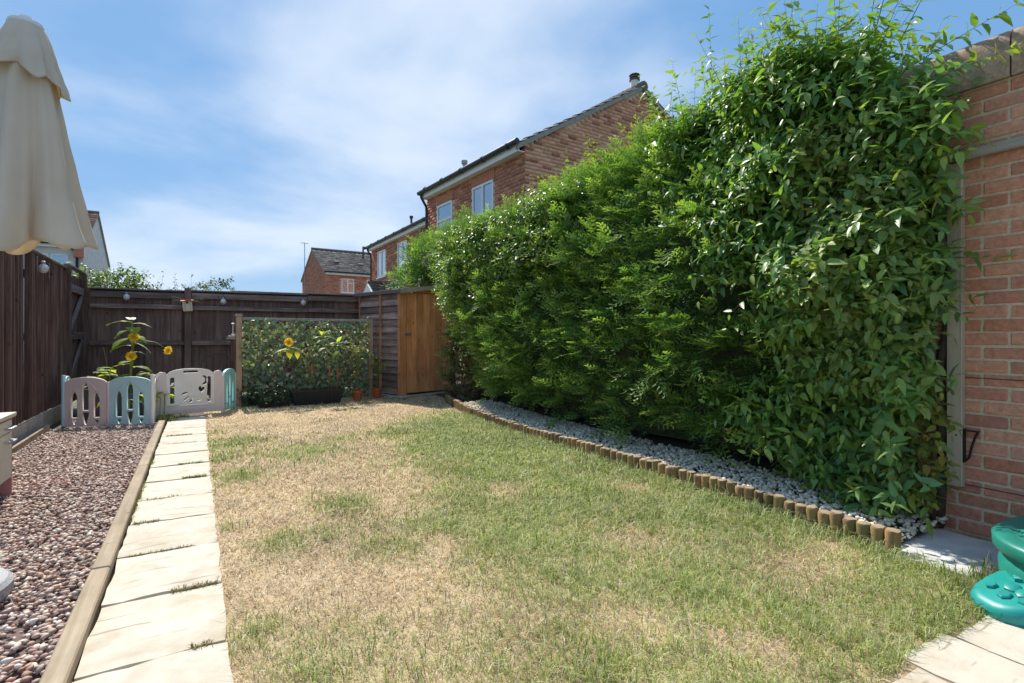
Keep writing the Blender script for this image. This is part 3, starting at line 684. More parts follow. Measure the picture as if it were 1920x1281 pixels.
    for w in wins:
        xa, xb, za, zb, lay = w; fw = .055
        m = MB(); bars = [(xa, xa+fw, za, zb), (xb-fw, xb, za, zb), (xa, xb, za, za+fw), (xa, xb, zb-fw, zb)]; panes = [(xa, xb, za, zb)]
        if lay == 2: xm = (xa+xb)/2; bars.append((xm-fw*.7, xm+fw*.7, za, zb)); panes = [(xa, xm, za, zb), (xm, xb, za, zb)]
        if lay == 3: zm = zb-(zb-za)*.33; bars.append((xa, xb, zm-fw*.6, zm+fw*.6)); panes = [(xa, xb, za, zm), (xa, xb, zm, zb)]
        if lay == 4:
            xm = xa+(xb-xa)*.5; zm = zb-(zb-za)*.33; bars += [(xm-fw*.7, xm+fw*.7, za, zb), (xm, xb, zm-fw*.5, zm+fw*.5)]; panes = [(xa, xm, za, zb), (xm, xb, za, zm), (xm, xb, zm, zb)]
        for i_, (p, q, r_, s_) in enumerate(bars):
            dy = .0015*i_
            m.v += [Q(x, y, z) for x in (p, q) for y in (-.012-dy, .03) for z in (r_, s_)]; n0 = len(m.v)-8
            m.f += [tuple(n0+j for j in q4) for q4 in ((0, 1, 3, 2), (4, 6, 7, 5), (0, 4, 5, 1), (2, 3, 7, 6), (1, 5, 7, 3), (0, 2, 6, 4))]
        fr = m.build('window', MATS['white_upvc'], t)
        for (p, q, r_, s_) in panes:
            m = MB(); m.v = [Q(p+.02, .006, r_+.02), Q(q-.02, .006, r_+.02), Q(q-.02, .006, s_-.02), Q(p+.02, .006, s_-.02)]; m.v += [Q(p+.02, .01, r_+.02), Q(q-.02, .01, r_+.02), Q(q-.02, .01, s_-.02), Q(p+.02, .01, s_-.02)]
            m.f = [(0, 1, 2, 3), (7, 6, 5, 4), (0, 4, 5, 1), (1, 5, 6, 2), (2, 6, 7, 3), (3, 7, 4, 0)]; m.build('pane', MATS['window_glass'], fr)
        m = MB(); m.v = [Q(x, y, z) for x in (xa-.05, xb+.05) for y in (-.06, .02) for z in (za-.05, za-.003)]; m.f = [(0, 1, 3, 2), (4, 6, 7, 5), (0, 4, 5, 1), (2, 3, 7, 6), (1, 5, 7, 3), (0, 2, 6, 4)]; m.build('sill', MATS['white_upvc'], fr)
        if brick:
            m = MB(); n_ = int((xb-xa+.1)/.075)
            for j in range(n_):
                x0 = xa-.05+j*.075; n0 = len(m.v); m.v += [Q(x, y, z) for x in (x0, x0+.065) for y in (-.016, .01) for z in (zb+.012, zb+.225)]; m.f += [tuple(n0+jj for jj in q4) for q4 in ((0, 1, 3, 2), (4, 6, 7, 5), (0, 4, 5, 1), (2, 3, 7, 6), (1, 5, 7, 3), (0, 2, 6, 4))]
            m.build('soldier_course', MATS['wall_brick'], t)
    return t, Q
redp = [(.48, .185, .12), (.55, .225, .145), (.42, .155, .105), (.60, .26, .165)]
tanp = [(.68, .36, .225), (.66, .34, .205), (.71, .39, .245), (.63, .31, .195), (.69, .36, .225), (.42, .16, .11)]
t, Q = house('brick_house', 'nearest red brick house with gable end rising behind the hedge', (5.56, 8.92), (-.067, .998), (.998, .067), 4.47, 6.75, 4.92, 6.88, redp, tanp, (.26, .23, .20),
    [(1.16, 2.05, 3.4, 4.5, 2), (3.03, 3.84, 3.2, 4.45, 3)], z0=1.5)
m = MB(); m.lathe([(.15, 0), (.15, .32), (.13, .33)], 14, TR(Q(.25, 3.375, 6.98), (0, 0, 0), (.66, .66, .55))); fl = m.build('flue', MATS['white_paint'], t, angle=40)
m = MB(); m.lathe([(.19, .33), (.19, .37), (.12, .38), (.12, .44), (.185, .45), (.185, .49), (.12, .50), (.12, .54), (.2, .55), (.17, .59)], 14, TR(Q(.25, 3.375, 6.98), (0, 0, 0), (.66, .66, .55))); m.build('cowl', MATS['roof_felt'], fl, angle=40)
m = MB(); m.lathe([(.05, 0), (.05, .25), (.08, .26), (.08, .34), (.03, .36)], 10, TR(Q(3.5, .6, 5.3))); m.build('vent_pipe', MATS['galvanised'], t)
t, Q = house('brick_house', 'second red brick house set back beyond the nearest gable, partly behind conifer', (6.6, 14.2), (-.018, 1), (1, .018), 8.6, 7.2, 4.95, 7.05, redp, redp, (.24, .21, .19),
    [(6.7, 7.75, 3.55, 4.62, 2), (4.3, 5.3, 3.55, 4.62, 2), (7.2, 7.9, 1.6, 2.55, 2)], z0=1.4, gable_at=(0, 8.6))
m = MB(); m.lathe([(.04, 0), (.04, .3), (.07, .31), (.07, .4), (.02, .42)], 10, TR(Q(5.2, .5, 5.3))); m.build('vent_pipe', MATS['dark_gutter'], t)
m = MB(); m.tube([Q(2.9, -.06, 4.75), Q(2.9, -.06, 3.6), Q(2.9, -.06, .5)], .04, 8); m.build('soil_pipe', MATS['galvanised'], t)
t, Q = house('brick_house', 'distant red brick house with brown tiled roof seen above the back fence', (6.4, 32.5), (1, .05), (-.05, 1), 9.0, 5.8, 4.95, 6.6, redp, redp, (.33, .27, .215),
    [(1.0, 1.75, 3.75, 4.6, 4), (2.55, 3.3, 3.75, 4.6, 2)], z0=1.2)
for x_, y_ in ((.9, .75), (2.35, .62)):
    m = MB(); m.box((-.14, -.1, 0), (.14, .12, .14), ch=.02); m.build('roof_vent', MATS['roof_felt'], t, TR(Q(x_, y_, 5.15 + y_*.57), (R(28), 0, 0)))
m = MB(); m.tube([Q(2.95, 2.0, 6.0), Q(2.95, 2.0, 6.95)], .055, 8); m.build('soil_vent', MATS['dark_gutter'], t)
m = MB(); m.tube([Q(-.1, 4.6, 2.0), Q(-.1, 4.6, 7.3)], .025, 6); m.tube([Q(-.1, 4.3, 7.2), Q(-.1, 5.0, 7.35)], .02, 6)
for q in range(6): m.tube([Q(-.3, 4.3+q*.13, 7.2+q*.026), Q(.1, 4.3+q*.13, 7.2+q*.026)], .012, 5)
m.tube([Q(-.1, 4.4, 6.2), Q(-.1, 4.9, 6.3)], .018, 6)
tag(m.build('television_aerial', MATS['galvanised']), 'thin television aerial mast on the side of the distant house', 'aerial')
# single storey extension with white gable
t = thing('lean_to_porch', (5.6, 19.4, 0), 'small white gabled porch with dark tiled roof above the shed', 'porch')
m = MB(); m.v = [(x, y, z) for x in (5.32, 6.3) for y, z in ((18.5, 0), (18.5, 2.5), (19.4, 3.04), (20.3, 2.5), (20.3, 0))]; m.f = [(0, 1, 2, 3, 4), (9, 8, 7, 6, 5), (0, 5, 6, 1), (1, 6, 7, 2), (2, 7, 8, 3), (3, 8, 9, 4)]; m.build('wall', MATS['white_paint'], t)
rg = np.random.default_rng(5); up = np.array((0, .9, .54)); up /= np.linalg.norm(up)
V, F, cc = merge([tile_roof((5.36, 18.3, 2.46), (1, 0, 0), up, 1.0, 1.32, rg, (.10, .09, .08), .25, .22), tile_roof((5.36, 20.5, 2.46), (1, 0, 0), up*np.array((1, -1, 1)), 1.0, 1.32, rg, (.10, .09, .08), .25, .22)])
tag(obj('roof_tiles', tri_mesh('roof_tiles', V, F, cc), MATS['tile_brown'], t), kind='stuff')
t, Q = house('rendered_house', 'white rendered house behind the corner of the left fence', (-4.1, 28.3), (-1, 0), (0, 1), 11, 7.3, 4.95, 6.95, redp, redp, (.30, .17, .12),
    [(.5, 1.05, 3.3, 4.5, 3), (1.12, 1.75, 3.3, 4.5, 3), (3.2, 4.4, 3.3, 4.5, 2)], brick=False)
m = MB(); m.tube([Q(.42, -.22, 4.92), Q(.42, -.2, 4.8), Q(.2, -.07, 4.6), Q(.2, -.06, 1.0)], .05, 8); m.build('downpipe', MATS['black_iron'], t, angle=50)
m = MB(); m.box((0, 0, 0), (.32, .2, .5)); m.build('brick_corbel', MATS['wall_brick'], t, TR((-4.40, 28.08, 4.4)))

# ------------------------------------------------------------------ trellis screen with artificial ivy
TX0, TX1, TY0, TY1 = .585, 2.78, 9.80, 9.93
ta = math.atan2(TY1-TY0, TX1-TX0); TL = math.hypot(TX1-TX0, TY1-TY0); TM = TR((TX0, TY0, 0), (0, 0, ta))
t = thing('trellis_screen', ((TX0+TX1)/2, TY0, 0), 'timber screen panel covered in dark ivy leaves between two posts', 'screen')
for x in (0, TL):
    p = MB().box((-.042, -.042, -.1), (.042, .042, 1.44), ch=.005).build('post', MATS['post_wood'], t, TM @ TR((x, 0, 0)))
    m = MB(); m.box((-.055, -.055, 1.44), (.055, .055, 1.462), ch=.006); m.box((-.045, -.045, 1.462), (.045, .045, 1.478), ch=.006); m.build('post_cap', MATS['grey_wood'], p, TM @ TR((x, 0, 0)))
MB().box((-(TL/2-.05), -.02, -.02), (TL/2-.05, .02, .025), ch=.004).build('rail', MATS['grey_wood'], t, TM @ TR((TL/2, 0, 1.40)))
MB().box((-(TL/2-.05), -.02, -.02), (TL/2-.05, .02, .025), ch=.004).build('rail', MATS['grey_wood'], t, TM @ TR((TL/2, 0, .12)))
for s_ in (-1, 1):
    for i in range(-7, 19):
        x0 = i*.145; pts_ = []
        # clip diagonal line x = x0 + s (z-.12) to panel
        za, zb = .12, 1.39
        xa = x0 if s_ > 0 else x0 + 1.27; f = lambda z: xa + s_*(z-.12)
        zs = [z for z in np.linspace(za, zb, 60) if .05 < f(z) < TL-.05]
        if len(zs) < 8: continue
        z0_, z1_ = zs[0], zs[-1]; xm, zm = (f(z0_)+f(z1_))/2, (z0_+z1_)/2; Ls = (z1_-z0_)*1.414
        MB().box((-Ls/2, -.004, -.010), (Ls/2, .004, .010)).build('slat', MATS['sleeper_wood'], t, TM @ TR((xm, -.012*s_, zm), (0, -s_*R(45), 0)))

# ------------------------------------------------------------------ playpen
def arch(x0, x1, z0, zs, zt, n=10):
    c = (x0+x1)/2; w = (x1-x0)/2
    return [(x0, z0), (x1, z0), (x1, zs)] + [(c + w*math.cos(math.pi*q/n), zs + (zt-zs)*math.sin(math.pi*q/n)) for q in range(1, n)] + [(x0, zs)]
def lancet(c, w, z0, zs, zt): return [(c-w, z0), (c+w, z0), (c+w, zs), (c+w*.75, zs+(zt-zs)*.5), (c, zt), (c-w*.75, zs+(zt-zs)*.5), (c-w, zs)]
def tri(c, w, z0, z1): return [(c-w, z1), (c+w, z1), (c+w*.3, z0), (c-w*.3, z0)]
def panel_mesh(w=.43, h=.60):
    c = w/2
    hs_ = [arch(.0, w, .0, h-.07, h), lancet(c, .036, .19, .44, .545), lancet(c-.118, .034, .10, .34, .445), lancet(c+.118, .034, .10, .34, .445), tri(c, .044, .012, .172), tri(c-.118, .030, .018, .078), tri(c+.118, .030, .018, .078)]
    return plate(hs_, .032, .0035)
PMESH = panel_mesh()
rib = MB()
for c_ in (.215,):
    pts_ = [(.05, -.018, .10), (.06, -.018, .34), (.12, -.018, .48), (.215, -.018, .555), (.31, -.018, .48), (.37, -.018, .34), (.38, -.018, .10)]
    rib.tube(pts_, .004, 5)
RIBM = rib.mesh('arch_rib', True)
t = thing('playpen', (-.6, 8.5, 0), 'pastel plastic baby playpen with gate enclosing the sunflower corner', 'playpen')
def pen_panel(p, q, mat, z=.0, lab=None):
    a_ = math.atan2(q[1]-p[1], q[0]-p[0]); L = math.dist(p, q); M = TR((p[0], p[1], z), (0, 0, a_), (L/.47, 1, 1)) @ TR((.02, 0, 0))
    o = obj('panel', PMESH.copy(), MATS[mat], t, M); o.data.materials.clear(); o.data.materials.append(MATS[mat])
    r_ = obj('arch_rib', RIBM.copy(), None, o, M); r_.data.materials.append(MATS[mat])
    m = MB()
    for zz_ in (.06, .48):
        m.box((-.025, -.014, zz_), (.022, .014, zz_+.05), ch=.004); m.box((.428, -.014, zz_), (.455, .014, zz_+.05), ch=.004)
    m.build('connector', MATS['pink_plastic'], o, M)
    if lab: o['label'] = lab
def pen_post(p, mat, h=.62):
    MB().lathe([(.024, 0), (.024, h-.012), (.018, h), ], 14).build('post', MATS[mat], t, TR((p[0], p[1], 0)), angle=40)
A_, B_, C_, D_, E_, F_, G_ = (-1.415, 8.44), (-.955, 8.28), (-.49, 8.12), (-.495, 8.74), (.32, 8.86), (.50, 9.38), (-1.45, 9.0)
pen_panel(A_, B_, 'pink_plastic', lab='pink panel'); pen_panel(B_, C_, 'blue_plastic', lab='pale blue panel'); pen_panel(C_, D_, 'cream_plastic'); pen_panel(E_, F_, 'teal_plastic', .02, lab='teal panel'); pen_panel(A_, G_, 'blue_plastic')
for p, mt in ((A_, 'blue_plastic'), (C_, 'cream_plastic')): pen_post(p, mt, .63)
for p in (B_, D_, E_, F_): pen_post(p, 'pink_plastic', .54)
ga = math.atan2(E_[1]-D_[1], E_[0]-D_[0]); GL = math.dist(D_, E_); GM = TR((D_[0], D_[1], .035), (0, 0, ga))
def rr_(x0, x1, z0, z1, r=.012, n=4):
    out = []
    for cx_, cz_, a0 in ((x1-r, z0+r, -90), (x1-r, z1-r, 0), (x0+r, z1-r, 90), (x0+r, z0+r, 180)):
        out += [(cx_ + r*math.cos(R(a0+90*q/n)), cz_ + r*math.sin(R(a0+90*q/n))) for q in range(n+1)]
    return out
fr = obj('gate_frame', plate([[(.02, 0), (GL-.02, 0), (GL-.02, .55), (GL-.05, .575), (GL-.10, .565), (GL-.115, .53), (GL-.115, .10), (.125, .10), (.125, .53), (.11, .565), (.06, .575), (.02, .55)]], .045, .008), MATS['pink_plastic'], t, GM)
x0, x1 = .128, GL-.118; cxm = (x0+x1)/2
outer = [(x0, .115), (x1, .115), (x1, .54)] + [(cxm + (x1-x0)/2*math.cos(math.pi*q/14)*(.92 if 0 < q < 14 else 1), .545 + .075*math.sin(math.pi*q/14)**.8) for q in range(1, 14)] + [(x0, .54)]
moon = [(x1-.135 + .06*math.cos(a_), .45 + .072*math.sin(a_)) for a_ in np.linspace(-1.9, 1.9, 12)] + [(x1-.15 + .035*math.cos(a_), .455 + .045*math.sin(a_)) for a_ in np.linspace(1.3, -1.3, 8)]
heart = [(x1-.158, .272), (x1-.118, .315), (x1-.112, .348), (x1-.138, .36), (x1-.155, .346), (x1-.165, .374), (x1-.193, .36), (x1-.20, .322)]
def leafh(cx_, cz_, l, w, a0): return [(cx_ + l*math.cos(q)*math.cos(a0) - w*math.sin(q)*math.sin(a0), cz_ + l*math.cos(q)*math.sin(a0) + w*math.sin(q)*math.cos(a0)) for q in np.linspace(0, 6.283, 11)[:-1]]
obj('gate_leaf', plate([outer, rr_(cxm-.095, cxm+.095, .557, .598, .015), rr_(x0+.038, x0+.095, .135, .505, .024), rr_(x1-.092, x1-.035, .135, .505, .024), moon, heart,
    leafh(cxm-.075, .275, .052, .017, .35), leafh(cxm-.055, .20, .058, .013, .75), leafh(cxm+.012, .18, .05, .018, 1.1), leafh(cxm+.095, .175, .044, .019, .1)], .03, .003), MATS['cream_plastic'], fr, GM @ TR((0, -.012, 0)))
m = MB()
for q in range(3): m.box((.2+q*.16, -.026, .04), (.3+q*.16, -.0225, .065), ch=.0015)
m.box((GL-.085, -.027, .30), (GL-.04, -.0225, .34), ch=.002); m.build('moulding', MATS['pink_plastic'], fr, GM)

# dark raised planter inside the pen
t = thing('raised_planter', (-.85, 9.55, 0), 'dark raised planter box behind the pastel playpen panels', 'planter')
m = MB(); m.box((-1.38, 9.05, -.03), (-.30, 9.09, .40), ch=.004); m.box((-1.38, 10.0, -.03), (-.30, 10.04, .40), ch=.004); m.box((-1.38, 9.09, -.03), (-1.34, 10.0, .40), ch=.004); m.box((-.34, 9.09, -.03), (-.30, 10.0, .40), ch=.004); m.build('side_wall', MATS['dark_gutter'], t)
MB().box((-1.34, 9.09, .0), (-.34, 10.0, .36)).build('soil', MATS['compost'], t)

# ------------------------------------------------------------------ toy kitchen
t = thing('toy_kitchen', (-1.3, 4.7, 0), 'cream and pink toy kitchen unit cut off by the left edge', 'toy kitchen')
xa, xb, ya, yb = -1.50, -1.115, 4.16, 4.985
MB().box((xa, ya+.02, .12), (xb-.012, yb-.02, .535)).build('cabinet', MATS['kitchen_cream'], t)
for y in (ya, yb-.02):
    m = MB(); m.extrude([(xa, .0), (xa+.07, .0), (xa+.09, .10), (xb-.09, .10), (xb-.07, .0), (xb, .0), (xb, .55), (xa, .55)], .02); m.build('side_panel', MATS['kitchen_pink'], t, TR((0, y, 0)))
MB().box((xa-.01, ya-.012, .55), (xb+.022, yb+.012, .575), ch=.003).build('worktop', MATS['kitchen_cream'], t)
MB().box((xa-.01, ya-.012, .542), (xb+.014, yb+.006, .5495)).build('worktop_trim', MATS['kitchen_pink'], t)
for i, (p, q, za, zb) in enumerate(((ya+.025, ya+.40, .13, .53), (ya+.405, yb-.025, .445, .53), (ya+.405, yb-.025, .13, .44))):
    d = MB().box((xb-.012, p+.003, za), (xb+.004, q-.003, zb), ch=.003).build('door', MATS['kitchen_cream'], t)
    m = MB(); yc = q-.10 if i != 2 else q-.10; zc = zb-.05
    m.tube([(xb+.004, yc-.06, zc), (xb+.034, yc-.06, zc), (xb+.036, yc+.06, zc), (xb+.004, yc+.06, zc)], .008, 8); m.build('handle', MATS['galvanised'], d, smooth=False, angle=50)
m = MB()
for (p, q) in ((-1.33, 4.7), (-1.33, 4.42)): m.lathe([(.085, .5765), (.085, .581), (.07, .583)], 20, TR((p, q, 0)))
m.build('hob', MATS['black_iron'], t, angle=40)

# ------------------------------------------------------------------ parasol
HUB = Vector((-.665, 3.18, 2.50)); BASE = Vector((-.94, 3.05, 0))
t = thing('parasol', BASE, 'closed cream garden parasol on the left, leaning pole in round base', 'parasol')
def canopy(z_top, z_bot, r_top, r_bot, seed, nf=7, amp=.16, n=168, mrows=44, droop=.05, power=.8):
    rr = np.random.default_rng(seed); th = np.linspace(0, 2*np.pi, n, endpoint=False); ph = rr.uniform(0, 6.28, 6)
    fold = np.cos(nf*th + ph[0] + .6*np.sin(2*th+ph[1])) * .7 + .35*np.cos((nf-2)*th + ph[2]) + .22*np.cos((2*nf+1)*th + ph[3])
    fold = np.sign(fold)*np.abs(fold)**.85
    V = []
    for j in range(mrows):
        s = j/(mrows-1); r0 = r_top + (r_bot-r_top)*s**power
        sh = .10*s*np.cos(th*nf*.5 + ph[4] + 3*s)
        r = r0*(1 + amp*(s**.7)*fold*(1 + .35*max(0, s-.75)*4) + .02*np.sin(9*s + 3*th) + .022*s*np.sin(23*th + 4*np.sin(2*th) + 3*s) + .012*np.sin(31*s + 5*th + 2*np.sin(3*th))*s)
        z = z_top + (z_bot-z_top)*s - droop*s**2*(np.cos(nf*th + ph[0] + .6*np.sin(2*th+ph[1]))*.5 + .8*np.cos(th + ph[5]))
        tt = th + sh*.6
        V.append(np.stack([r*np.cos(tt), r*np.sin(tt), z], -1))
    V = np.concatenate(V); i = np.arange(n*mrows).reshape(mrows, n); a, b_ = i[:-1], i[1:]
    F = np.concatenate([np.stack([a, np.roll(a, -1, 1), np.roll(b_, -1, 1)], -1).reshape(-1, 3), np.stack([a, np.roll(b_, -1, 1), b_], -1).reshape(-1, 3)])
    return V, F
for nm, args in (('canopy', dict(z_top=-.05, z_bot=-.99, r_top=.05, r_bot=.200, seed=5, nf=7, amp=.26, droop=.055, power=.75)), ('vent_flap', dict(z_top=.0, z_bot=-.255, r_top=.06, r_bot=.140, seed=11, nf=6, amp=.17, droop=.05, power=.85, mrows=24))):
    V, F = canopy(**args); o = obj(nm, tri_mesh(nm, V, F, smooth=True), MATS['canopy_cloth'], t, TR(HUB))
    sm = o.modifiers.new('thickness', 'SOLIDIFY'); sm.thickness = .003
m = MB(); m.lathe([(.064, -.012), (.066, .0), (.062, .012), (.03, .02), (.022, .04), (.0, .045)], 24, TR(HUB)); m.build('cap', MATS['white_paint'], t, angle=40)
MB().tube([BASE + Vector((0, 0, .05)), HUB - Vector((0, 0, .03))], .019, 12).build('pole', MATS['white_paint'], t, angle=40)
m = MB(); m.lathe([(.25, 0), (.258, .02), (.258, .055), (.24, .075), (.06, .09), (.035, .10), (.035, .28), (.028, .29)], 40, TR(BASE)); m.build('base', MATS['granite'], t, angle=35)

# ------------------------------------------------------------------ turtle shaped sandbox
SB = Vector((3.235, .56, .012)); t = thing('sandbox', SB, 'green plastic lidded sandbox with moulded feet beside the brick wall', 'sandbox')
def ring(prof, rx, ry, n=56, wav=0):
    m = MB()
    for off, z in prof:
        for q in range(n):
            a_ = 2*math.pi*q/n; sx, sy = math.cos(a_), math.sin(a_); p = 2.5
            den = (abs(sx)**p + abs(sy)**p)**(1/p); w_ = 1 + wav*math.cos(8*a_)
            m.v.append(((rx+off)*sx/den*w_, (ry+off)*sy/den*w_, z))
    for i in range(len(prof)-1):
        for q in range(n): m.f.append((i*n+q, i*n+(q+1) % n, (i+1)*n+(q+1) % n, (i+1)*n+q))
    m.f.append(tuple(range(n))); m.f.append(tuple((len(prof)-1)*n+q for q in range(n))); return m
RX, RY = .41, .40
ring([(-.03, 0), (-.012, .006), (-.0, .03), (.006, .12), (-.004, .135), (-.008, .16), (-.012, .20)], RX, RY, wav=.006).build('tub', MATS['sandbox_green'], t, TR(SB), angle=40)
lid = ring([(-.01, .176), (.016, .178), (.022, .186), (.023, .222), (.018, .231), (.005, .238), (-.03, .243), (-.045, .236), (-.06, .236), (-.075, .248), (-.14, .268), (-.22, .283), (-.30, .290), (-.38, .292)], RX, RY).build('lid', MATS['sandbox_green'], t, TR(SB), angle=45)
m = MB()
for q in range(10):
    a_ = 2*math.pi*q/10 + .2; p = []
    for s in np.linspace(.0, 1, 7):
        rr2 = .36 - .27*s; a2 = a_ + .35*s; p.append((rr2*math.cos(a2), rr2*math.sin(a2)*.97, .243 + .045*(1-((rr2)/.37)**2)**.8 ))
    m.tube(p, .011, 6)
m.tube([(.13*math.cos(q), .12*math.sin(q), .287) for q in np.linspace(0, 6.283, 25)], .011, 6)
m.build('shell_rib', MATS['sandbox_green'], lid, TR(SB), smooth=True)
m = MB()
for q in range(8):
    a_ = 2*math.pi*q/8 + .36; m.box((-.02, -.045, -.016), (.012, .045, .018), TR((math.cos(a_)*(RX+.026), math.sin(a_)*(RY+.026), .208), (0, 0, a_)), ch=.008)
m.build('rim_lug', MATS['sandbox_green'], lid, TR(SB), angle=40)
def foot(ang, L=.20, W=.15):
    m = MB(); n = 28
    prof = [(.88, 0), (1.0, .015), (1.02, .05), (.985, .085), (.92, .102), (.84, .108)]
    for s, z in prof:
        for q in range(n):
            a_ = 2*math.pi*q/n; bump_ = 1 + (.055*abs(math.sin(2.5*a_)) if math.cos(a_) > -.2 else 0)
            m.v.append((L*s*math.cos(a_)*bump_, W*s*math.sin(a_)*bump_, z*(1 - .38*max(0, math.cos(a_))*s)))
    for i in range(len(prof)-1):
        for q in range(n): m.f.append((i*n+q, i*n+(q+1) % n, (i+1)*n+(q+1) % n, (i+1)*n+q))
    m.f.append(tuple(range(n))); m.f.append(tuple((len(prof)-1)*n+q for q in range(n)))
    M = TR(SB) @ TR((math.cos(ang)*(RX+.02), math.sin(ang)*(RY+.02), 0), (0, R(6), ang), (1, 1, .95))
    o = m.build('foot', MATS['sandbox_teal'], t, M, angle=50)
    m = MB(); r5 = np.random.default_rng(3)
    for (x, y, r_) in ((-.02, 0, .028), (.045, .03, .026), (.045, -.035, .027), (-.015, .055, .025), (-.02, -.06, .026), (.10, 0, .022), (-.08, .03, .026), (-.08, -.035, .026), (.09, .06, .018), (.085, -.065, .018)):
        k_ = r5.uniform(0, 1); r_ *= 1.18; zs_ = -.36*max(0, x)/L*.108; m.lathe([(r_, .09), (r_*.93, .1125), (r_*.74, .1165)], 6, TR((x, y, zs_), (0, math.atan(.2) if x > 0 else 0, k_), (1.15, .95, 1)))
    m.build('scale_bump', MATS['sandbox_teal'], o, M, angle=40)
for a_ in (150, 222, 318, 38): foot(R(a_))
m = MB(); m.lathe([(.07, 0), (.10, .03), (.105, .09), (.09, .14), (.05, .17), (.01, .178)], 22, TR((0, -RY-.08, .0))); m.build('head', MATS['sandbox_teal'], t, TR(SB), smooth=True)

# ------------------------------------------------------------------ hanging bulbs, birdhouse, bird table
def bulb(loc, label):
    t = thing('hanging_bulb', loc, label, 'garden light', 'solar bulbs hung along the fences'); L = Vector(loc)
    m = MB(); m.lathe([(.006, -.118), (.026, -.112), (.043, -.092), (.05, -.066), (.044, -.04), (.028, -.022), (.02, -.014)], 18, TR(L)); m.build('globe', MATS['lamp_glass'], t, smooth=True)
    m = MB(); m.lathe([(.021, -.016), (.022, .012), (.015, .02), (.005, .024)], 14, TR(L)); m.build('cap', MATS['galvanised'], t, angle=40)
    MB().tube([L + Vector((0, 0, .02)), L + Vector((.006, .012, .05)), L + Vector((0, .03, .07))], .003, 5).build('hook', MATS['black_iron'], t)
bulb((-1.53, 6.93, 2.03), 'solar glass bulb on the left fence nearest the parasol hem'); bulb((-1.53, 8.05, 1.955), 'solar glass bulb hanging on the left fence nearer the gate')
yb_ = lambda x: by0 + (by1-by0)*(x-bx0)/(bx1-bx0) - .075
bulb((-1.02, yb_(-1.0), 1.83), 'solar glass bulb on the back fence above the sunflower'); bulb((.40, yb_(.4), 1.80), 'solar glass bulb on the back fence right of the birdhouse'); bulb((1.75, yb_(1.75), 1.82), 'solar glass bulb on the back fence above the ivy screen')
HB = TR((-.14, yb_(-.14)-.03, 1.55), (0, R(-5), 0))
t = thing('birdhouse', (-.14, 10.85, 1.55), 'small pale wooden birdhouse with red roof on the fence post', 'birdhouse')
m = MB(); m.v = [(-.07, -.06, 0), (.07, -.06, 0), (.07, .06, 0), (-.07, .06, 0), (-.075, -.07, .19), (.075, -.07, .19), (.075, .06, .23), (-.075, .06, .23)]; m.f = [(0, 3, 2, 1), (4, 5, 6, 7), (0, 1, 5, 4), (1, 2, 6, 5), (2, 3, 7, 6), (3, 0, 4, 7)]; bd = m.build('box', MATS['bird_wood'], t, HB)
m = MB(); m.lathe([(.018, 0), (.018, .004)], 14, TR((0, -.067, .145), (R(94), 0, 0))); m.build('entrance_hole', MATS['black_iron'], bd, HB)
m = MB(); m.box((-.10, -.11, 0), (.10, .075, .016), ch=.003); m.build('roof', MATS['terracotta_plastic'], t, HB @ TR((0, 0, .196), (R(17), 0, 0)))
rgb_ = random.Random(5)
m = MB()
for q in range(9):
    s_ = -1 if q % 2 else 1; x = -.14 + s_*rgb_.uniform(.06, .09); z = 1.73 + rgb_.uniform(-.03, .03)
    m.tube([(x, 10.86, z), (x + s_*rgb_.uniform(.04, .08), 10.85, z + rgb_.uniform(-.02, .03)), (x + s_*rgb_.uniform(.08, .19), 10.85, z + rgb_.uniform(-.02, .07))], .002, 5)
tag(m.build('dry_twigs', MATS['bird_wood']), 'bundle of pale dry twigs tucked behind the birdhouse', 'twigs')
t = thing('bird_table', (.50, 10.1, 0), 'dark bird table with white dishes half hidden behind the screen post', 'bird table')
MB().box((-.035, -.035, 0), (.035, .035, 1.06), ch=.004).build('post', MATS['fence_wood'], t, TR((.52, 10.2, 0)))
MB().box((-.10, -.10, 0), (.10, .10, .022), ch=.004).build('tray', MATS['grey_wood'], t, TR((.52, 10.2, 1.06)))
for dx, dy, z, r_ in ((-.03, -.02, 1.083, .075), (-.02, -.02, 1.108, .055), (.01, 0, 1.13, .04)):
    m = MB(); m.lathe([(r_*.5, 0), (r_, .018), (r_*1.02, .022), (r_*.9, .02), (r_*.45, .006)], 18, TR((.52+dx, 10.2+dy, z))); m.build('dish', MATS['white_paint'], t, smooth=True)
m = MB(); m.tube([(.52, 10.2, 1.08), (.52, 10.2, 1.32)], .006, 6); m.lathe([(.01, 1.32), (.03, 1.325), (.004, 1.345)], 10, TR((.52, 10.2, 0))); m.build('finial', MATS['white_paint'], t)
m = MB(); m.tube([(-.05 + .24*math.cos(q) + .33, 10.0, .36 + .36*math.sin(q)**.6 + .1) for q in np.linspace(0.02, math.pi-.02, 18)], .005, 6)
tag(m.build('wire_hoop', MATS['dark_gutter']), 'thin dark wire hoop standing behind the teal playpen panel', 'wire hoop')

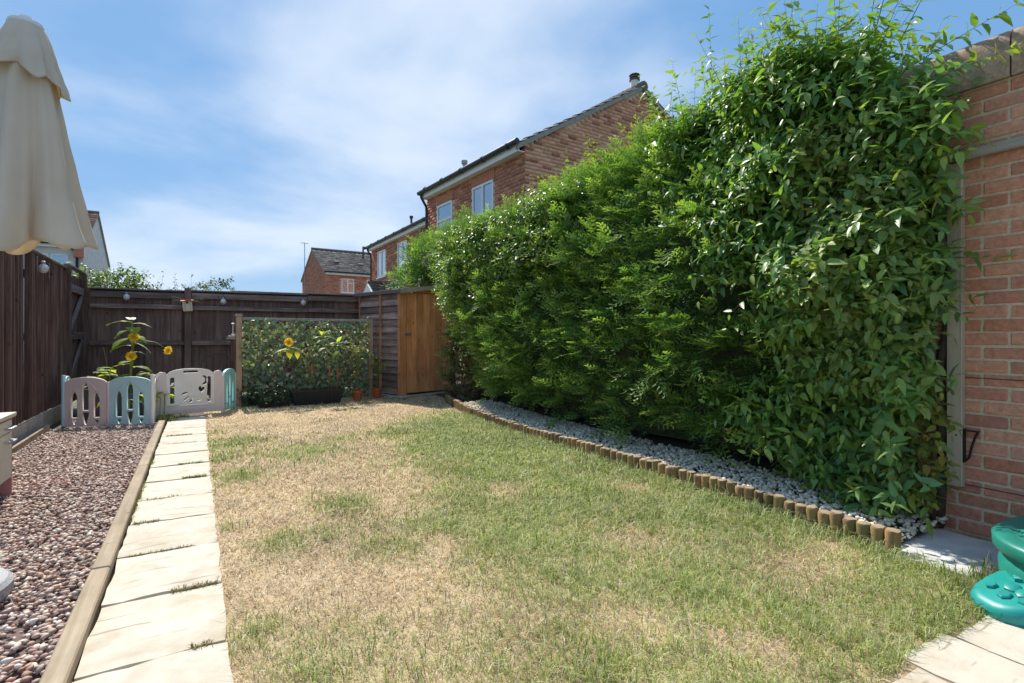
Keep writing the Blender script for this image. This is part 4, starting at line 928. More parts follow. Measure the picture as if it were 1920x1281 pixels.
# ------------------------------------------------------------------ pots and trough
t = thing('trough_planter', (1.55, 9.1, 0), 'long black ribbed plastic trough in front of the ivy screen', 'planter')
TG = TR((1.70, 9.22, 0), (0, 0, R(-1)))
def trough(w0, w1, d0, d1, h, rims=True):
    m = MB(); nrib = 34
    def ringpts(w, d, z, amp):
        out = []
        for q in range(nrib*2): x = -w/2 + w*q/(nrib*2-1); out.append((x, -d/2 - (amp if q % 4 < 2 else 0), z))
        for q in range(12): y = -d/2 + d*q/11; out.append((w/2 + (amp if q % 4 < 2 else 0), y, z))
        for q in range(nrib*2): x = w/2 - w*q/(nrib*2-1); out.append((x, d/2, z))
        for q in range(12): y = d/2 - d*q/11; out.append((-w/2 - (amp if q % 4 < 2 else 0), y, z))
        return out
    R_ = [ringpts(w0, d0, 0, .003), ringpts(w1, d1, h*.82, .004), ringpts(w1+.012, d1+.012, h*.83, 0), ringpts(w1+.02, d1+.02, h, 0), ringpts(w1-.0, d1-.0, h, 0), ringpts(w1-.01, d1-.01, h-.05, 0)]; n = len(R_[0])
    for r_ in R_: m.v += r_
    for i in range(len(R_)-1):
        for q in range(n): m.f.append((i*n+q, i*n+(q+1) % n, (i+1)*n+(q+1) % n, (i+1)*n+q))
    return m
m = trough(.70, .80, .19, .25, .25); m.f.append(tuple(range(len(m.v)//6))); m.build('body', MATS['black_plastic'], t, TG)
MB().box((-.385, -.11, .10), (.385, .11, .21)).build('soil', MATS['compost'], t, TG)
t = thing('seed_tray', (1.03, 9.2, 0), 'low black tray of small leafy plants left of the trough', 'planter')
m = trough(.42, .46, .18, .2, .07); m.f.append(tuple(range(len(m.v)//6))); m.build('body', MATS['black_plastic'], t, TR((1.04, 9.16, 0), (0, 0, R(3))))
def pot(loc, lab):
    t = thing('flower_pot', loc, lab, 'flower pot'); M = TR(loc)
    m = MB(); m.lathe([(.062, 0), (.082, .135), (.082, .136), (.094, .137), (.097, .178), (.090, .18), (.084, .15)], 28, M, cap=True); m.build('body', MATS['terracotta_plastic'], t, angle=35)
    m = MB(); m.lathe([(.08, .14), (.084, .155), (.02, .162)], 20, M); m.build('soil', MATS['compost'], t, smooth=True)
P1 = (2.38, 9.28, .0); P2 = (2.79, 9.52, .0)
pot(P1, 'orange plastic pot nearer the black trough'); pot(P2, 'orange plastic pot beside the shed wall')
r9 = random.Random(9)
for i in range(5):
    m = MB(); v_, f_ = I1; s = (.05, .035, .028)[i % 3]; m.v = [(x*s*1.3*(1+r9.uniform(-.15, .15)), y*s*(1+r9.uniform(-.15, .15)), z*s*.7) for x, y, z in v_]; m.f = [tuple(q) for q in f_]
    loc = ((2.98, 9.3, .02), (3.08, 9.22, .015), (2.92, 9.42, .015), (3.14, 9.12, .012), (3.52, 8.9, .02))[i]
    lab = ('largest pale loose stone near the shed corner', 'flat loose stone in front of the shed corner', 'small loose stone between pot and shed', 'small stone nearest the lawn by the shed', 'loose stone lying at the far end of the log edging')[i]
    tag(m.build('loose_stone', MATS['moss_stone'], None, TR(loc, (0, 0, i))), lab, 'stone', 'loose stones by the shed')
# ------------------------------------------------------------------ leaf templates (side, along, normal)
def leaf_t(w, droop=.25, fold=.12, broad=.4):
    s1, s2 = broad*.6, broad*1.6
    v = [(0, 0, 0), (-w*.8, s1, fold*w*2-.02), (0, s1, -.02), (w*.8, s1, fold*w*2-.02), (-w*.72, s2, fold*w*1.6-droop*.35), (0, s2, -droop*.38), (w*.72, s2, fold*w*1.6-droop*.35), (0, 1, -droop)]
    f = [(0, 2, 1), (0, 3, 2), (1, 2, 5), (1, 5, 4), (2, 3, 6), (2, 6, 5), (4, 5, 7), (5, 6, 7)]
    return np.array(v, float), np.array(f)
LANCE = leaf_t(.235, .26, .12, .36); OVAL = leaf_t(.34, .18, .10, .36); SMALL = (np.array([(0, 0, 0), (-.26, .45, .04), (.26, .45, .04), (0, 1, -.12)], float), np.array([(0, 2, 1), (1, 2, 3)]))
HEART = (np.array([(0, 0, 0), (-.38, -.08, .03), (-.5, .25, .08), (-.3, .68, .0), (0, 1.05, -.22), (.3, .68, .0), (.5, .25, .08), (.38, -.08, .03), (0, .35, -.03)], float), np.array([(8, 0, 1), (8, 1, 2), (8, 2, 3), (8, 3, 4), (8, 4, 5), (8, 5, 6), (8, 6, 7), (8, 7, 0)]))
def leaves(tmpl, P, fwd, up, size, col):
    A = basis(fwd, up)*np.asarray(size).reshape(-1, 1, 1); V, F = inst(tmpl[0], tmpl[1], P, A); return V, F, np.repeat(col, len(tmpl[0]), 0)
def shoot_leaves(rg, B, D, L, per, tmpl, size, pal, droop=.3, spread=.9, szvar=.3, tipcol=None, tipfrac=.3, curve=.25):
    """B,D (n,3) shoots; returns leaves (V,F,C) and stem (V,F,C)"""
    n = len(B); s = np.linspace(.12, 1, per)[None] + rg.uniform(-.04, .04, (n, per))
    g = np.array((0, 0, -1.0)); Lc = L[:, None, None]
    P = B[:, None] + D[:, None]*s[..., None]*Lc + g*(curve*(s**2)[..., None]*Lc)
    ang = np.arange(per)[None]*2.4 + rg.uniform(0, 6.28, (n, 1)); r0 = nrm(np.cross(D, np.array((.3, .2, 1.0)))); r1 = np.cross(D, r0)
    rad = r0[:, None]*np.cos(ang)[..., None] + r1[:, None]*np.sin(ang)[..., None]
    fwd = nrm(D[:, None]*rg.uniform(.25, .7, (n, per, 1)) + rad*spread + g*droop*rg.uniform(.2, 1.5, (n, per, 1)) + rg.normal(0, .15, (n, per, 3)))
    up = nrm(np.array((-.25, .1, 1.0)) + D[:, None]*.35 + rg.normal(0, .35, (n, per, 3)))
    sz = size*rg.uniform(1-szvar, 1+szvar, (n, per))*(1 - .35*np.clip(s-.75, 0, 1)/.25)
    base = np.array(pal)[rg.integers(0, len(pal), (n, 1))]*rg.uniform(.8, 1.2, (n, 1, 1)); col = np.broadcast_to(base, (n, per, 3))*rg.uniform(.85, 1.15, (n, per, 1))
    if tipcol is not None:
        w = np.clip((s-1+tipfrac)/tipfrac, 0, 1)[..., None]*rg.uniform(.0, 1, (n, 1, 1)); col = col*(1-w) + np.array(tipcol)*w
    lv = leaves(tmpl, P.reshape(-1, 3), fwd.reshape(-1, 3), up.reshape(-1, 3), sz.ravel(), col.reshape(-1, 3))
    # stems: three sided
    q = np.linspace(0, 1, 4)[None]; S = B[:, None] + D[:, None]*q[..., None]*Lc + g*(curve*(q**2)[..., None]*Lc); rr = .0028*(1.15-q)
    a3 = np.array([0, 2.09, 4.19]); V = S[:, :, None] + (r0[:, None, None]*np.cos(a3)[None, None, :, None] + r1[:, None, None]*np.sin(a3)[None, None, :, None])*rr[..., None, None]
    tf = []
    for i in range(3):
        for k_ in range(3): k2 = (k_+1) % 3; tf += [(i*3+k_, i*3+k2, (i+1)*3+k2), (i*3+k_, (i+1)*3+k2, (i+1)*3+k_)]
    F = (np.array(tf)[None] + (np.arange(n)*12)[:, None, None]).reshape(-1, 3)
    return lv, (V.reshape(-1, 3), F, np.full((n*12, 3), (.14, .12, .05)))

# ------------------------------------------------------------------ hedge surface
def hx(y, z):     # front face
    prof = np.interp(z, [0, .25, .7, 1.4, 2.1, 2.7, 3.1], [3.86, 3.70, 3.56, 3.48, 3.48, 3.60, 3.80]) + np.clip((y-6.3)/2.2, 0, 1)*np.interp(z, [0, .6, 1.2, 1.9, 2.6], [.66, .66, .55, .30, .20])
    return prof + .42*(fbm(y*1.3, z*1.5)-.5) + .14*(vnoise(y*4.0, z*4.0+5)-.5) - .34*np.clip((2.9-y)/.6, 0, 1)*(vnoise(y*2.9+3, z*2.1)-.55)
def htop(y): return np.interp(y, [1.3, 1.6, 2.0, 2.8, 3.3, 4, 6, 8, 9.3], [2.35, 2.62, 2.98, 2.98, 2.90, 2.82, 2.72, 2.86, 2.92]) + .16*(vnoise(y*1.6, 3.3)-.5)
def front_points(rg, n, y0, y1, z0, z1, depth=.22):
    y = rg.uniform(y0, y1, n); z = rg.uniform(z0, z1, n); k_ = z < htop(y); y, z = y[k_], z[k_]
    x = hx(y, z) + rg.uniform(-.02, depth, len(y))
    D = nrm(np.stack([-np.ones(len(y)), rg.normal(0, .45, len(y)), rg.normal(.15, .4, len(y)) + .5*np.clip((z-2.3)/.6, 0, 1)], -1)); return np.stack([x, y, z], -1), D
def top_points(rg, n, y0, y1, w=1.0):
    y = rg.uniform(y0, y1, n); x = hx(y, np.full(n, 2.9)) - .1 + rg.uniform(0, w, n); z = htop(y) - .12 + rg.uniform(-.1, .12, n) - .25*np.clip((3.85-x)/.3, 0, 1)
    D = nrm(np.stack([rg.normal(-.25, .4, n), rg.normal(0, .4, n), np.full(n, 1.0)], -1)); return np.stack([x, y, z], -1), D
# solid hull that blocks the view through, coloured dark for the shaded interior
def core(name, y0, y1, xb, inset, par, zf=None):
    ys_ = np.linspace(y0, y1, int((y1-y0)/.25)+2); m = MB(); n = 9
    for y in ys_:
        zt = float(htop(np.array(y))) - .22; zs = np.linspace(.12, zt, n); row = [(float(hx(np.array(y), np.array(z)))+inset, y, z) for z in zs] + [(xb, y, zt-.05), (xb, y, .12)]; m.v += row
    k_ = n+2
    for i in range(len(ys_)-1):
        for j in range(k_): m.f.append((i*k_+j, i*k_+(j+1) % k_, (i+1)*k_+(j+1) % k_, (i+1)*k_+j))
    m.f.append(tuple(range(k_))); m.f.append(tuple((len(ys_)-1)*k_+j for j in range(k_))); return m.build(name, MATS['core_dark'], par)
def trunk(par, x, y, h, r, seed=0, name='trunk'):
    rr = random.Random(seed); p = [(x + rr.uniform(-.03, .03)*i, y + rr.uniform(-.04, .04)*i, -.03 + h*i/5) for i in range(6)]
    return MB().tube(p, [r*(1.25-.13*i) for i in range(6)], 9).build(name, MATS['bark'], par, smooth=True)

# conifer spray template
def spray_t(rg, nb=8, sub=3):
    V = []; F = []
    def strip(p, d, l, w, side):
        b_ = len(V); q = p + d*l*.45; e = p + d*l
        for a_ in (p, q + side*w, e, q - side*w): V.append(a_)
        F.extend([(b_, b_+1, b_+2), (b_, b_+2, b_+3)])
    ax = np.array((0, 1.0, 0)); nz = np.array((0, 0, 1.0)); P0 = np.zeros(3)
    def drop(p): p = p.copy(); p[2] -= .22*p[1]**2; return p
    for i in range(4): strip(drop(ax*i*.25), nrm(ax - nz*.1*i), .30, .016, np.array((1.0, 0, 0)))
    for i in range(nb):
        t_ = .08 + .86*i/(nb-1); sd = 1 if i % 2 else -1; l = .42*(1-t_*.75)*rg.uniform(.8, 1.2); d = nrm(np.array((sd*.8, .75, rg.uniform(-.1, .18)))); p = drop(ax*t_)
        strip(p, d, l, .034, nrm(np.cross(d, nz)))
        for j in range(sub):
            u_ = .2 + .75*j/sub; s2 = 1 if j % 2 else -1; d2 = nrm(d*.8 + np.array((s2*.45*sd*.2, .55*s2*sd*.9+.3, rg.uniform(-.12, .15)))); strip(p + d*l*u_, d2, l*.5*(1-u_*.4), .032, nrm(np.cross(d2, nz)))
    return np.array(V), np.array(F)
SPR = [spray_t(np.random.default_rng(i)) for i in range(3)]
def plumes(rg, B, D, sc=1.0, per=9):
    n = len(B); L = rg.uniform(.12, .30, n)*sc; s = np.linspace(.05, 1, per)[None] + rg.uniform(-.05, .05, (n, per)); r0 = nrm(np.cross(D, np.array((.1, .3, 1.0)))); r1 = np.cross(D, r0)
    ang = np.arange(per)[None]*2.4 + rg.uniform(0, 6.28, (n, 1)); flat = rg.uniform(.25, .6, (n, 1, 1)); rad = r0[:, None]*np.cos(ang)[..., None] + r1[:, None]*np.sin(ang)[..., None]*flat; wid = (.11*(1.1-s)*np.sqrt(np.clip(s, .05, 1)))[..., None]*sc
    P = B[:, None] + D[:, None]*(s*L[:, None])[..., None] + rad*wid + np.array((0, 0, -1.0))*(.12*s**2*L[:, None])[..., None]
    Dd = nrm(D[:, None]*.9 + rad*(.75*(1.15-s))[..., None] + np.array((0, 0, .10))); return P.reshape(-1, 3), Dd.reshape(-1, 3), np.clip(s, 0, 1).ravel()
def sprays(rg, P, D, size, pal, tip, S=None):
    out = []; pick = rg.integers(0, 3, len(P)); pal = np.array(pal)
    for k_ in range(3):
        q = pick == k_; n = q.sum()
        if not n: continue
        fwd = nrm(D[q] + rg.normal(0, .25, (n, 3))); up = nrm(np.array((-.45, -.15, 1.0)) + rg.normal(0, .38, (n, 3)))
        A = basis(fwd, up)*(size*rg.uniform(.65, 1.35, n)).reshape(-1, 1, 1); V, F = inst(SPR[k_][0], SPR[k_][1], P[q], A)
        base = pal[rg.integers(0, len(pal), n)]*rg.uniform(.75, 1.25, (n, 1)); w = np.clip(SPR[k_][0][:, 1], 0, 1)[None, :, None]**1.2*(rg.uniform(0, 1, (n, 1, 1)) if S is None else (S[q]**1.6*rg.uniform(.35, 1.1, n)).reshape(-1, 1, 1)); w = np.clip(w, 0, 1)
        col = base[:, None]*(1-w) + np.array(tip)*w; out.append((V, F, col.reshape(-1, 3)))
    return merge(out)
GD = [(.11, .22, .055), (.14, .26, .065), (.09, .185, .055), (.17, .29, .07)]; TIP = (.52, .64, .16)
rg = np.random.default_rng(31)
def lb(z): return np.interp(z, [0, .4, 1.2, 1.9, 2.2, 3], [2.35, 2.3, 2.25, 2.6, 3.1, 3.4]) + .5*(vnoise(z*2.3, z*0+4.2)-.5)
# --- conifer hedge
t = thing('conifer_hedge', (4.0, 5.5, 0), 'dense green conifer hedge running along the lawn to the shed', 'hedge')
p1, d1 = front_points(rg, 9400, 1.95, 8.85, .22, 3.1); wgt = np.interp(p1[:, 1], [1.95, 2.9, 5, 9.2], [1, 1, .8, .7]); kz = np.where(p1[:, 1] < lb(p1[:, 2]) - .1, .1, 1.0)
keep = rg.random(len(p1)) < wgt*kz; p1, d1 = p1[keep], d1[keep]; d1 = nrm(d1 + np.array((0, -.25, .22)))
p2, d2 = top_points(rg, 1700, 3.2, 8.9, 1.15)
n3 = 480; z3 = rg.uniform(.3, 2.85, n3); x3 = rg.uniform(3.9, 4.8, n3) + .0; p3 = np.stack([x3, 8.85 + rg.uniform(-.2, .12, n3), z3], -1); d3 = nrm(np.stack([rg.normal(-.5, .4, n3), np.full(n3, .6), rg.normal(.2, .3, n3)], -1))
P = np.concatenate([p2, p3]); D = np.concatenate([d2, d3]); o_ = rg.permutation(len(P)); P, D = P[o_], D[o_]
PA, DA, SA = plumes(rg, p1[:1050], d1[:1050], 1., 8); PB, DB, SB_ = plumes(rg, P[:330], D[:330], .9, 8)
bg_ = p1[1050:1900].copy(); bg_[:, 0] += .12
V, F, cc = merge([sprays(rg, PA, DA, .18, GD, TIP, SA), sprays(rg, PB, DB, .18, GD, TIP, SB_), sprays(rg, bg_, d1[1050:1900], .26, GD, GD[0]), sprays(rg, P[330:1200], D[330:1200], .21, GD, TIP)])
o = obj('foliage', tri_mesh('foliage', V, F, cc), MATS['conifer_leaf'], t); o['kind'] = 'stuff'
core('shade_core', 2.2, 8.75, 4.75, .28, t)
for i in range(9): trunk(t, 4.05 + random.uniform(-.05, .05), 2.5 + i*.8, 2.2, .045, i)
# --- broad glossy shrub at the near end
t = thing('laurel_shrub', (3.95, 1.95, 0), 'tall shrub with pointed glossy leaves at the near end of the hedge', 'shrub')
PG = [(.125, .265, .065), (.165, .31, .075), (.105, .225, .075), (.21, .35, .085), (.145, .28, .105), (.28, .38, .09)]
a1, b1 = front_points(rg, 2350, 1.5, 2.75, .12, 3.2, .25); a2, b2 = front_points(rg, 620, 2.5, 3.5, 1.95, 3.2, .2); a3, b3 = top_points(rg, 560, 1.75, 3.4, .9)
n4 = 260; a4 = np.stack([rg.uniform(3.42, 3.72, n4), rg.uniform(1.48, 1.66, n4), rg.uniform(.1, 2.6, n4)], -1); b4 = nrm(np.stack([rg.normal(-.7, .3, n4), np.full(n4, -.35), rg.normal(.1, .35, n4)], -1))
hi_ = rg.random(n4) < .45; a4[hi_, 1] -= .10; a4[hi_, 2] = rg.uniform(1.25, 2.55, hi_.sum()); b4[hi_] = nrm(b4[hi_] + np.array((.1, -.5, 0)))
kp = a1[:, 1] < lb(a1[:, 2]) + rg.normal(0, .1, len(a1)); a1, b1 = a1[kp], b1[kp]; kp = a2[:, 1] < lb(a2[:, 2]) + rg.normal(0, .1, len(a2)); a2, b2 = a2[kp], b2[kp]
low = a1[:, 2] < .55; a1[low, 0] -= .12
keep = ~((a1[:, 1] < 2.0) & (a1[:, 2] > .95) & (a1[:, 2] < 2.3) & (rg.random(len(a1)) < .55)); a1, b1 = a1[keep], b1[keep]
B = np.concatenate([a1, a2, a3, a4]); D = np.concatenate([b1, b2, b3, b4])
lv, st = shoot_leaves(rg, B, D, rg.uniform(.10, .40, len(B)), 8, LANCE, .088, PG, droop=.30, tipcol=(.30, .40, .06), tipfrac=.5, szvar=.5)
# tall upright shoots
n5 = 170; y5 = np.concatenate([rg.uniform(1.66, 2.4, 100), rg.uniform(2.4, 3.4, 70)]); x5 = rg.uniform(3.5, 4.3, n5); B5 = np.stack([x5, y5, htop(y5)-.15], -1); D5 = nrm(np.stack([rg.normal(-.25, .45, n5), rg.normal(-.1, .45, n5), np.ones(n5)], -1))
lv2, st2 = shoot_leaves(rg, B5, D5, rg.uniform(.25, .70, n5), 15, LANCE, .088, [(.14, .26, .05), (.19, .32, .06)], droop=.35, tipcol=(.38, .42, .07), tipfrac=.8, curve=.05)
B6 = np.array([(3.8, 3.05, 2.9), (3.85, 3.12, 2.85), (3.75, 2.0, 3.0), (3.9, 1.9, 3.0), (3.7, 1.75, 3.0), (3.8, 1.65, 2.95), (3.65, 1.55, 2.7), (3.62, 1.5, 2.55)]); D6 = nrm(np.array([(.02, .06, 1), (-.05, .1, 1), (.0, .05, 1), (.1, -.1, 1), (.1, -.2, 1), (.15, -.4, .9), (-.1, -1, .25), (-.12, -1, .1)]))
lv3, st3 = shoot_leaves(rg, B6, D6, np.array([1.15, .8, 1.0, .9, .85, .7, .55, .5]), 24, LANCE, .085, [(.14, .26, .05)], droop=.3, tipcol=(.34, .40, .06), tipfrac=.8, curve=.06)
V, F, cc = merge([lv, lv2, lv3]); obj('foliage', tri_mesh('foliage', V, F, cc), MATS['glossy_leaf'], t)['kind'] = 'stuff'
V, F, cc = merge([st, st2, st3]); obj('twigs', tri_mesh('twigs', V, F, cc), MATS['bark'], t)['kind'] = 'stuff'
core('shade_core', 1.75, 2.6, 4.6, .26, t)
for i, (x, y) in enumerate(((3.78, 1.5), (3.85, 1.8), (3.8, 2.15), (3.7, 1.42), (3.9, 2.5))): trunk(t, x, y, 2.3, .022 + .006*(i % 2), 20+i, 'stem')
# --- round leaved climber over it
t = thing('climbing_shrub', (3.6, 1.6, 0), 'yellowish round leaved climber spreading over the shrub beside the wall', 'climber')
PR = [(.21, .33, .095), (.27, .37, .12), (.17, .30, .11), (.33, .39, .13), (.22, .35, .15)]
a1, b1 = front_points(rg, 1050, 1.46, 2.12, .8, 2.45, .08); a1[:, 0] -= .07; dist = np.abs(a1[:, 1]-1.65)/.5; keep = rg.random(len(a1)) < np.clip(1.25-dist*.8, .1, 1); a1, b1 = a1[keep], b1[keep]
n4 = 120; a4 = np.stack([rg.uniform(3.40, 3.58, n4), rg.uniform(1.40, 1.55, n4), rg.uniform(.75, 2.4, n4)], -1); b4 = nrm(np.stack([rg.normal(-.6, .3, n4), np.full(n4, -.4), rg.normal(.1, .3, n4)], -1))
lv, st = shoot_leaves(rg, np.concatenate([a1, a4]), np.concatenate([b1, b4]), rg.uniform(.08, .2, len(a1)+n4), 6, OVAL, .066, PR, droop=.35, szvar=.5, tipcol=(.26, .28, .06), tipfrac=.6)
bz = rg.uniform(.25, .9, 60); a5 = np.stack([rg.uniform(3.5, 3.6, 60), rg.uniform(1.35, 1.6, 60), bz], -1); b5 = nrm(np.stack([rg.normal(-.6, .3, 60), rg.normal(-.5, .3, 60), rg.normal(-.2, .3, 60)], -1))
lv2, st2 = shoot_leaves(rg, a5, b5, rg.uniform(.1, .2, 60), 6, OVAL, .055, [(.22, .22, .04), (.15, .19, .04), (.3, .25, .05)], droop=.5)
V, F, cc = merge([lv, lv2]); obj('foliage', tri_mesh('foliage', V, F, cc), MATS['soft_leaf'], t)['kind'] = 'stuff'
V, F, cc = merge([st, st2]); obj('twigs', tri_mesh('twigs', V, F, cc), MATS['bark'], t)['kind'] = 'stuff'
for i in range(4): trunk(t, 3.66 + .03*i, 1.42 + .05*i, 2.0, .012, 40+i, 'stem')
# --- privet with small glossy leaves over the far upper hedge
t = thing('privet_shrub', (4.1, 6.5, 0), 'small leaved yellow green shrub topping the far part of the hedge', 'shrub')
PP = [(.13, .24, .05), (.18, .29, .06), (.10, .21, .055), (.23, .32, .065)]
a1, b1 = front_points(rg, 1500, 4.9, 8.8, 1.6, 3.1, .12); a1[:, 0] -= .05; keep = rg.random(len(a1)) < np.clip((a1[:, 2] - 1.65)/.5 + .25*vnoise(a1[:, 1]*2, a1[:, 2]*2), 0, 1); a1, b1 = a1[keep], b1[keep]
a2, b2 = top_points(rg, 700, 4.4, 8.4, .9)
a3, b3 = front_points(rg, 260, 6.6, 8.8, .6, 1.8, .1)
B = np.concatenate([a1, a2, a3]); D = np.concatenate([b1, b2, b3])
lv, st = shoot_leaves(rg, B, D, rg.uniform(.12, .30, len(B)), 9, OVAL, .060, PP, droop=.5, tipcol=(.24, .27, .05), tipfrac=.6)
n5 = 230; y5 = rg.uniform(3.7, 6.4, n5); B5 = np.stack([rg.uniform(3.8, 4.5, n5), y5, htop(y5)-.10], -1); D5 = nrm(np.stack([rg.normal(0, .2, n5), rg.normal(0, .2, n5), np.ones(n5)], -1))
lv2, st2 = shoot_leaves(rg, B5, D5, rg.uniform(.30, .72, n5), 15, OVAL, .066, [(.20, .26, .045), (.26, .30, .05), (.16, .24, .045)], droop=.35, tipcol=(.30, .26, .05), tipfrac=.7, curve=.05)
V, F, cc = merge([lv, lv2]); obj('foliage', tri_mesh('foliage', V, F, cc), MATS['glossy_leaf'], t)['kind'] = 'stuff'
V, F, cc = merge([st, st2]); obj('twigs', tri_mesh('twigs', V, F, cc), MATS['bark'], t)['kind'] = 'stuff'
for i in range(4): trunk(t, 4.35, 4.6 + i*1.1, 2.5, .03, 60+i, 'stem')
# --- dry brownish low shrub by the shed
t = thing('dry_shrub', (4.15, 8.7, 0), 'sparse brownish low shrub between the shed and the hedge foot', 'shrub')
n = 520; a1 = np.stack([rg.uniform(3.85, 4.4, n), rg.uniform(8.0, 9.1, n), rg.uniform(.05, 1.0, n)], -1); b1 = nrm(np.stack([rg.normal(-.5, .4, n), rg.normal(-.3, .4, n), rg.normal(.3, .3, n)], -1))
lv, st = shoot_leaves(rg, a1, b1, rg.uniform(.1, .25, n), 7, SMALL, .046, [(.24, .19, .08), (.18, .20, .07), (.38, .18, .09), (.26, .25, .10)], droop=.3)
obj('foliage', tri_mesh('foliage', *lv), MATS['soft_leaf'], t)['kind'] = 'stuff'; obj('twigs', tri_mesh('twigs', *st), MATS['bark'], t)['kind'] = 'stuff'
for i in range(4): trunk(t, 4.1 + .05*i, 8.3 + .2*i, .9, .014, 80+i, 'stem')

# --- conifer tree behind the shed
def blob_points(rg, n, c, r, lo=.75):
    d = nrm(rg.normal(0, 1, (n, 3))); rad = rg.uniform(lo, 1.0, (n, 1))**.5; bump_ = (1 + .25*(vnoise(d[:, 0]*2.5+5, d[:, 2]*2.5+d[:, 1]*2.5+9)-.5))[:, None]
    return np.array(c) + d*np.array(r)*rad*bump_, nrm(d*np.array((1, 1, .7)) + np.array((0, 0, .15)))
t = thing('conifer_tree', (4.75, 11.6, 0), 'feathery conifer standing behind the shed roof', 'conifer')
p, d = blob_points(rg, 900, (4.85, 11.5, 2.45), (.70, .7, .95), .55); p2, d2 = blob_points(rg, 200, (4.15, 11.35, 2.3), (.38, .4, .3), .3); p3, d3 = blob_points(rg, 160, (4.4, 11.2, 2.85), (.35, .4, .35), .3)
V, F, cc = sprays(rg, np.concatenate([p, p2, p3]), nrm(np.concatenate([d, d2, d3]) + np.array((-.25, 0, 0))), .30, GD, TIP); obj('crown', tri_mesh('crown', V, F, cc), MATS['conifer_leaf'], t)['kind'] = 'stuff'
trunk(t, 4.75, 11.6, 3.0, .07, 90)
m = MB(); v_, f_ = I2; m.v = [(4.9+x*.5, 11.55+y*.5, 2.3+z*.75) for x, y, z in v_]; m.f = [tuple(q) for q in f_]; m.build('shade_core', MATS['core_dark'], t)  # solid ball coloured dark in place of the crown's shaded inside

# --- shrub beyond the back fence
t = thing('garden_bush', (-1.0, 12.6, 0), 'leafy green bush showing above the back fence at left', 'bush')
n = 520; a1 = np.stack([rg.uniform(-2.1, -.9, n), rg.uniform(11.7, 12.7, n), rg.uniform(1.4, 2.25, n)], -1); b1 = nrm(np.stack([rg.normal(0, .5, n), rg.normal(-.2, .5, n), rg.uniform(.1, .9, n)], -1))
nn = 300; a2 = np.stack([rg.uniform(-1.3, .55, nn), rg.uniform(12.0, 13.0, nn), rg.uniform(1.5, 2.12, nn)], -1); a2[:, 2] += .12*np.sin(a2[:, 0]*4); b2 = nrm(np.stack([rg.normal(.2, .5, nn), rg.normal(-.2, .4, nn), rg.uniform(.1, .8, nn)], -1))
a3 = np.stack([rg.uniform(-2.2, .6, 26), rg.uniform(12.0, 12.9, 26), np.full(26, 1.9)], -1); b3 = nrm(np.stack([rg.normal(.1, .4, 26), rg.normal(0, .2, 26), np.ones(26)], -1))
lvA, sA = shoot_leaves(rg, a1, b1, rg.uniform(.15, .35, n), 8, OVAL, .062, [(.11, .17, .04), (.15, .21, .05), (.08, .13, .035)], tipcol=(.26, .30, .06))
lvB, sB = shoot_leaves(rg, a2, b2, rg.uniform(.15, .3, nn), 7, OVAL, .06, [(.05, .09, .04), (.06, .10, .035)])
lvC, sC = shoot_leaves(rg, a3, b3, rg.uniform(.3, .6, 26), 9, OVAL, .06, [(.06, .10, .04)], curve=.1)
obj('foliage', tri_mesh('foliage', *merge([lvA, lvB, lvC])), MATS['soft_leaf'], t)['kind'] = 'stuff'; obj('twigs', tri_mesh('twigs', *merge([sA, sB, sC])), MATS['bark'], t)['kind'] = 'stuff'
for i in range(5): trunk(t, -1.8 + .5*i, 12.4, 1.9, .025, 100+i, 'stem')

# ------------------------------------------------------------------ ivy on the screen
tr_ = bpy.data.objects['trellis_screen']
n = 2500; xx = rg.uniform(.05, TL-.04, n); zz_ = rg.uniform(.03, 1.395, n); ca, sa = math.cos(ta), math.sin(ta)
yy = rg.uniform(-.065, .03, n); P = np.stack([TX0 + xx*ca - yy*sa, TY0 + xx*sa + yy*ca, zz_], -1)
fw = nrm(np.stack([rg.normal(0, .6, n), rg.normal(-.35, .35, n), rg.normal(-.35, .6, n)], -1)); up = nrm(np.stack([rg.normal(0, .5, n), np.full(n, -.8), rg.normal(.5, .4, n)], -1))
pal = np.array([(.17, .225, .135), (.215, .275, .15), (.26, .32, .16), (.18, .235, .17), (.44, .46, .24), (.50, .44, .30)]); col = pal[rg.choice(6, n, p=[.27, .25, .2, .13, .10, .05])]*rg.uniform(.7, 1.3, (n, 1))
obj('ivy_leaves', tri_mesh('ivy_leaves', *leaves(HEART, P, fw, up, .062*rg.uniform(.6, 1.3, n), col)), MATS['plastic_leaf'], tr_)['kind'] = 'stuff'
t = thing('ivy_plant', (1.1, 9.55, 0), 'low ivy growth spilling at the foot of the screen', 'ivy')
n = 260; B = np.stack([rg.uniform(.6, 1.45, n), rg.uniform(9.45, 9.75, n), rg.uniform(.0, .28, n)*rg.random(n)], -1); D = nrm(np.stack([rg.normal(0, .5, n), rg.normal(-.4, .4, n), rg.uniform(.1, 1, n)], -1))
lv, st = shoot_leaves(rg, B, D, rg.uniform(.08, .2, n), 7, OVAL, .045, [(.03, .065, .028), (.045, .085, .03), (.07, .10, .035)])
obj('foliage', tri_mesh('foliage', *lv), MATS['plastic_leaf'], t)['kind'] = 'stuff'; obj('stems', tri_mesh('stems', *st), MATS['bark'], t)['kind'] = 'stuff'
t = thing('tray_plant', (1.04, 9.16, .05), 'bushy small plants growing in the low black tray', 'plant')
n = 60; B = np.stack([rg.uniform(.84, 1.24, n), rg.uniform(9.1, 9.24, n), np.full(n, .04)], -1); D = nrm(np.stack([rg.normal(0, .4, n), rg.normal(0, .4, n), np.ones(n)], -1))
lv, st = shoot_leaves(rg, B, D, rg.uniform(.1, .28, n), 7, OVAL, .035, [(.05, .09, .035), (.08, .12, .04)])
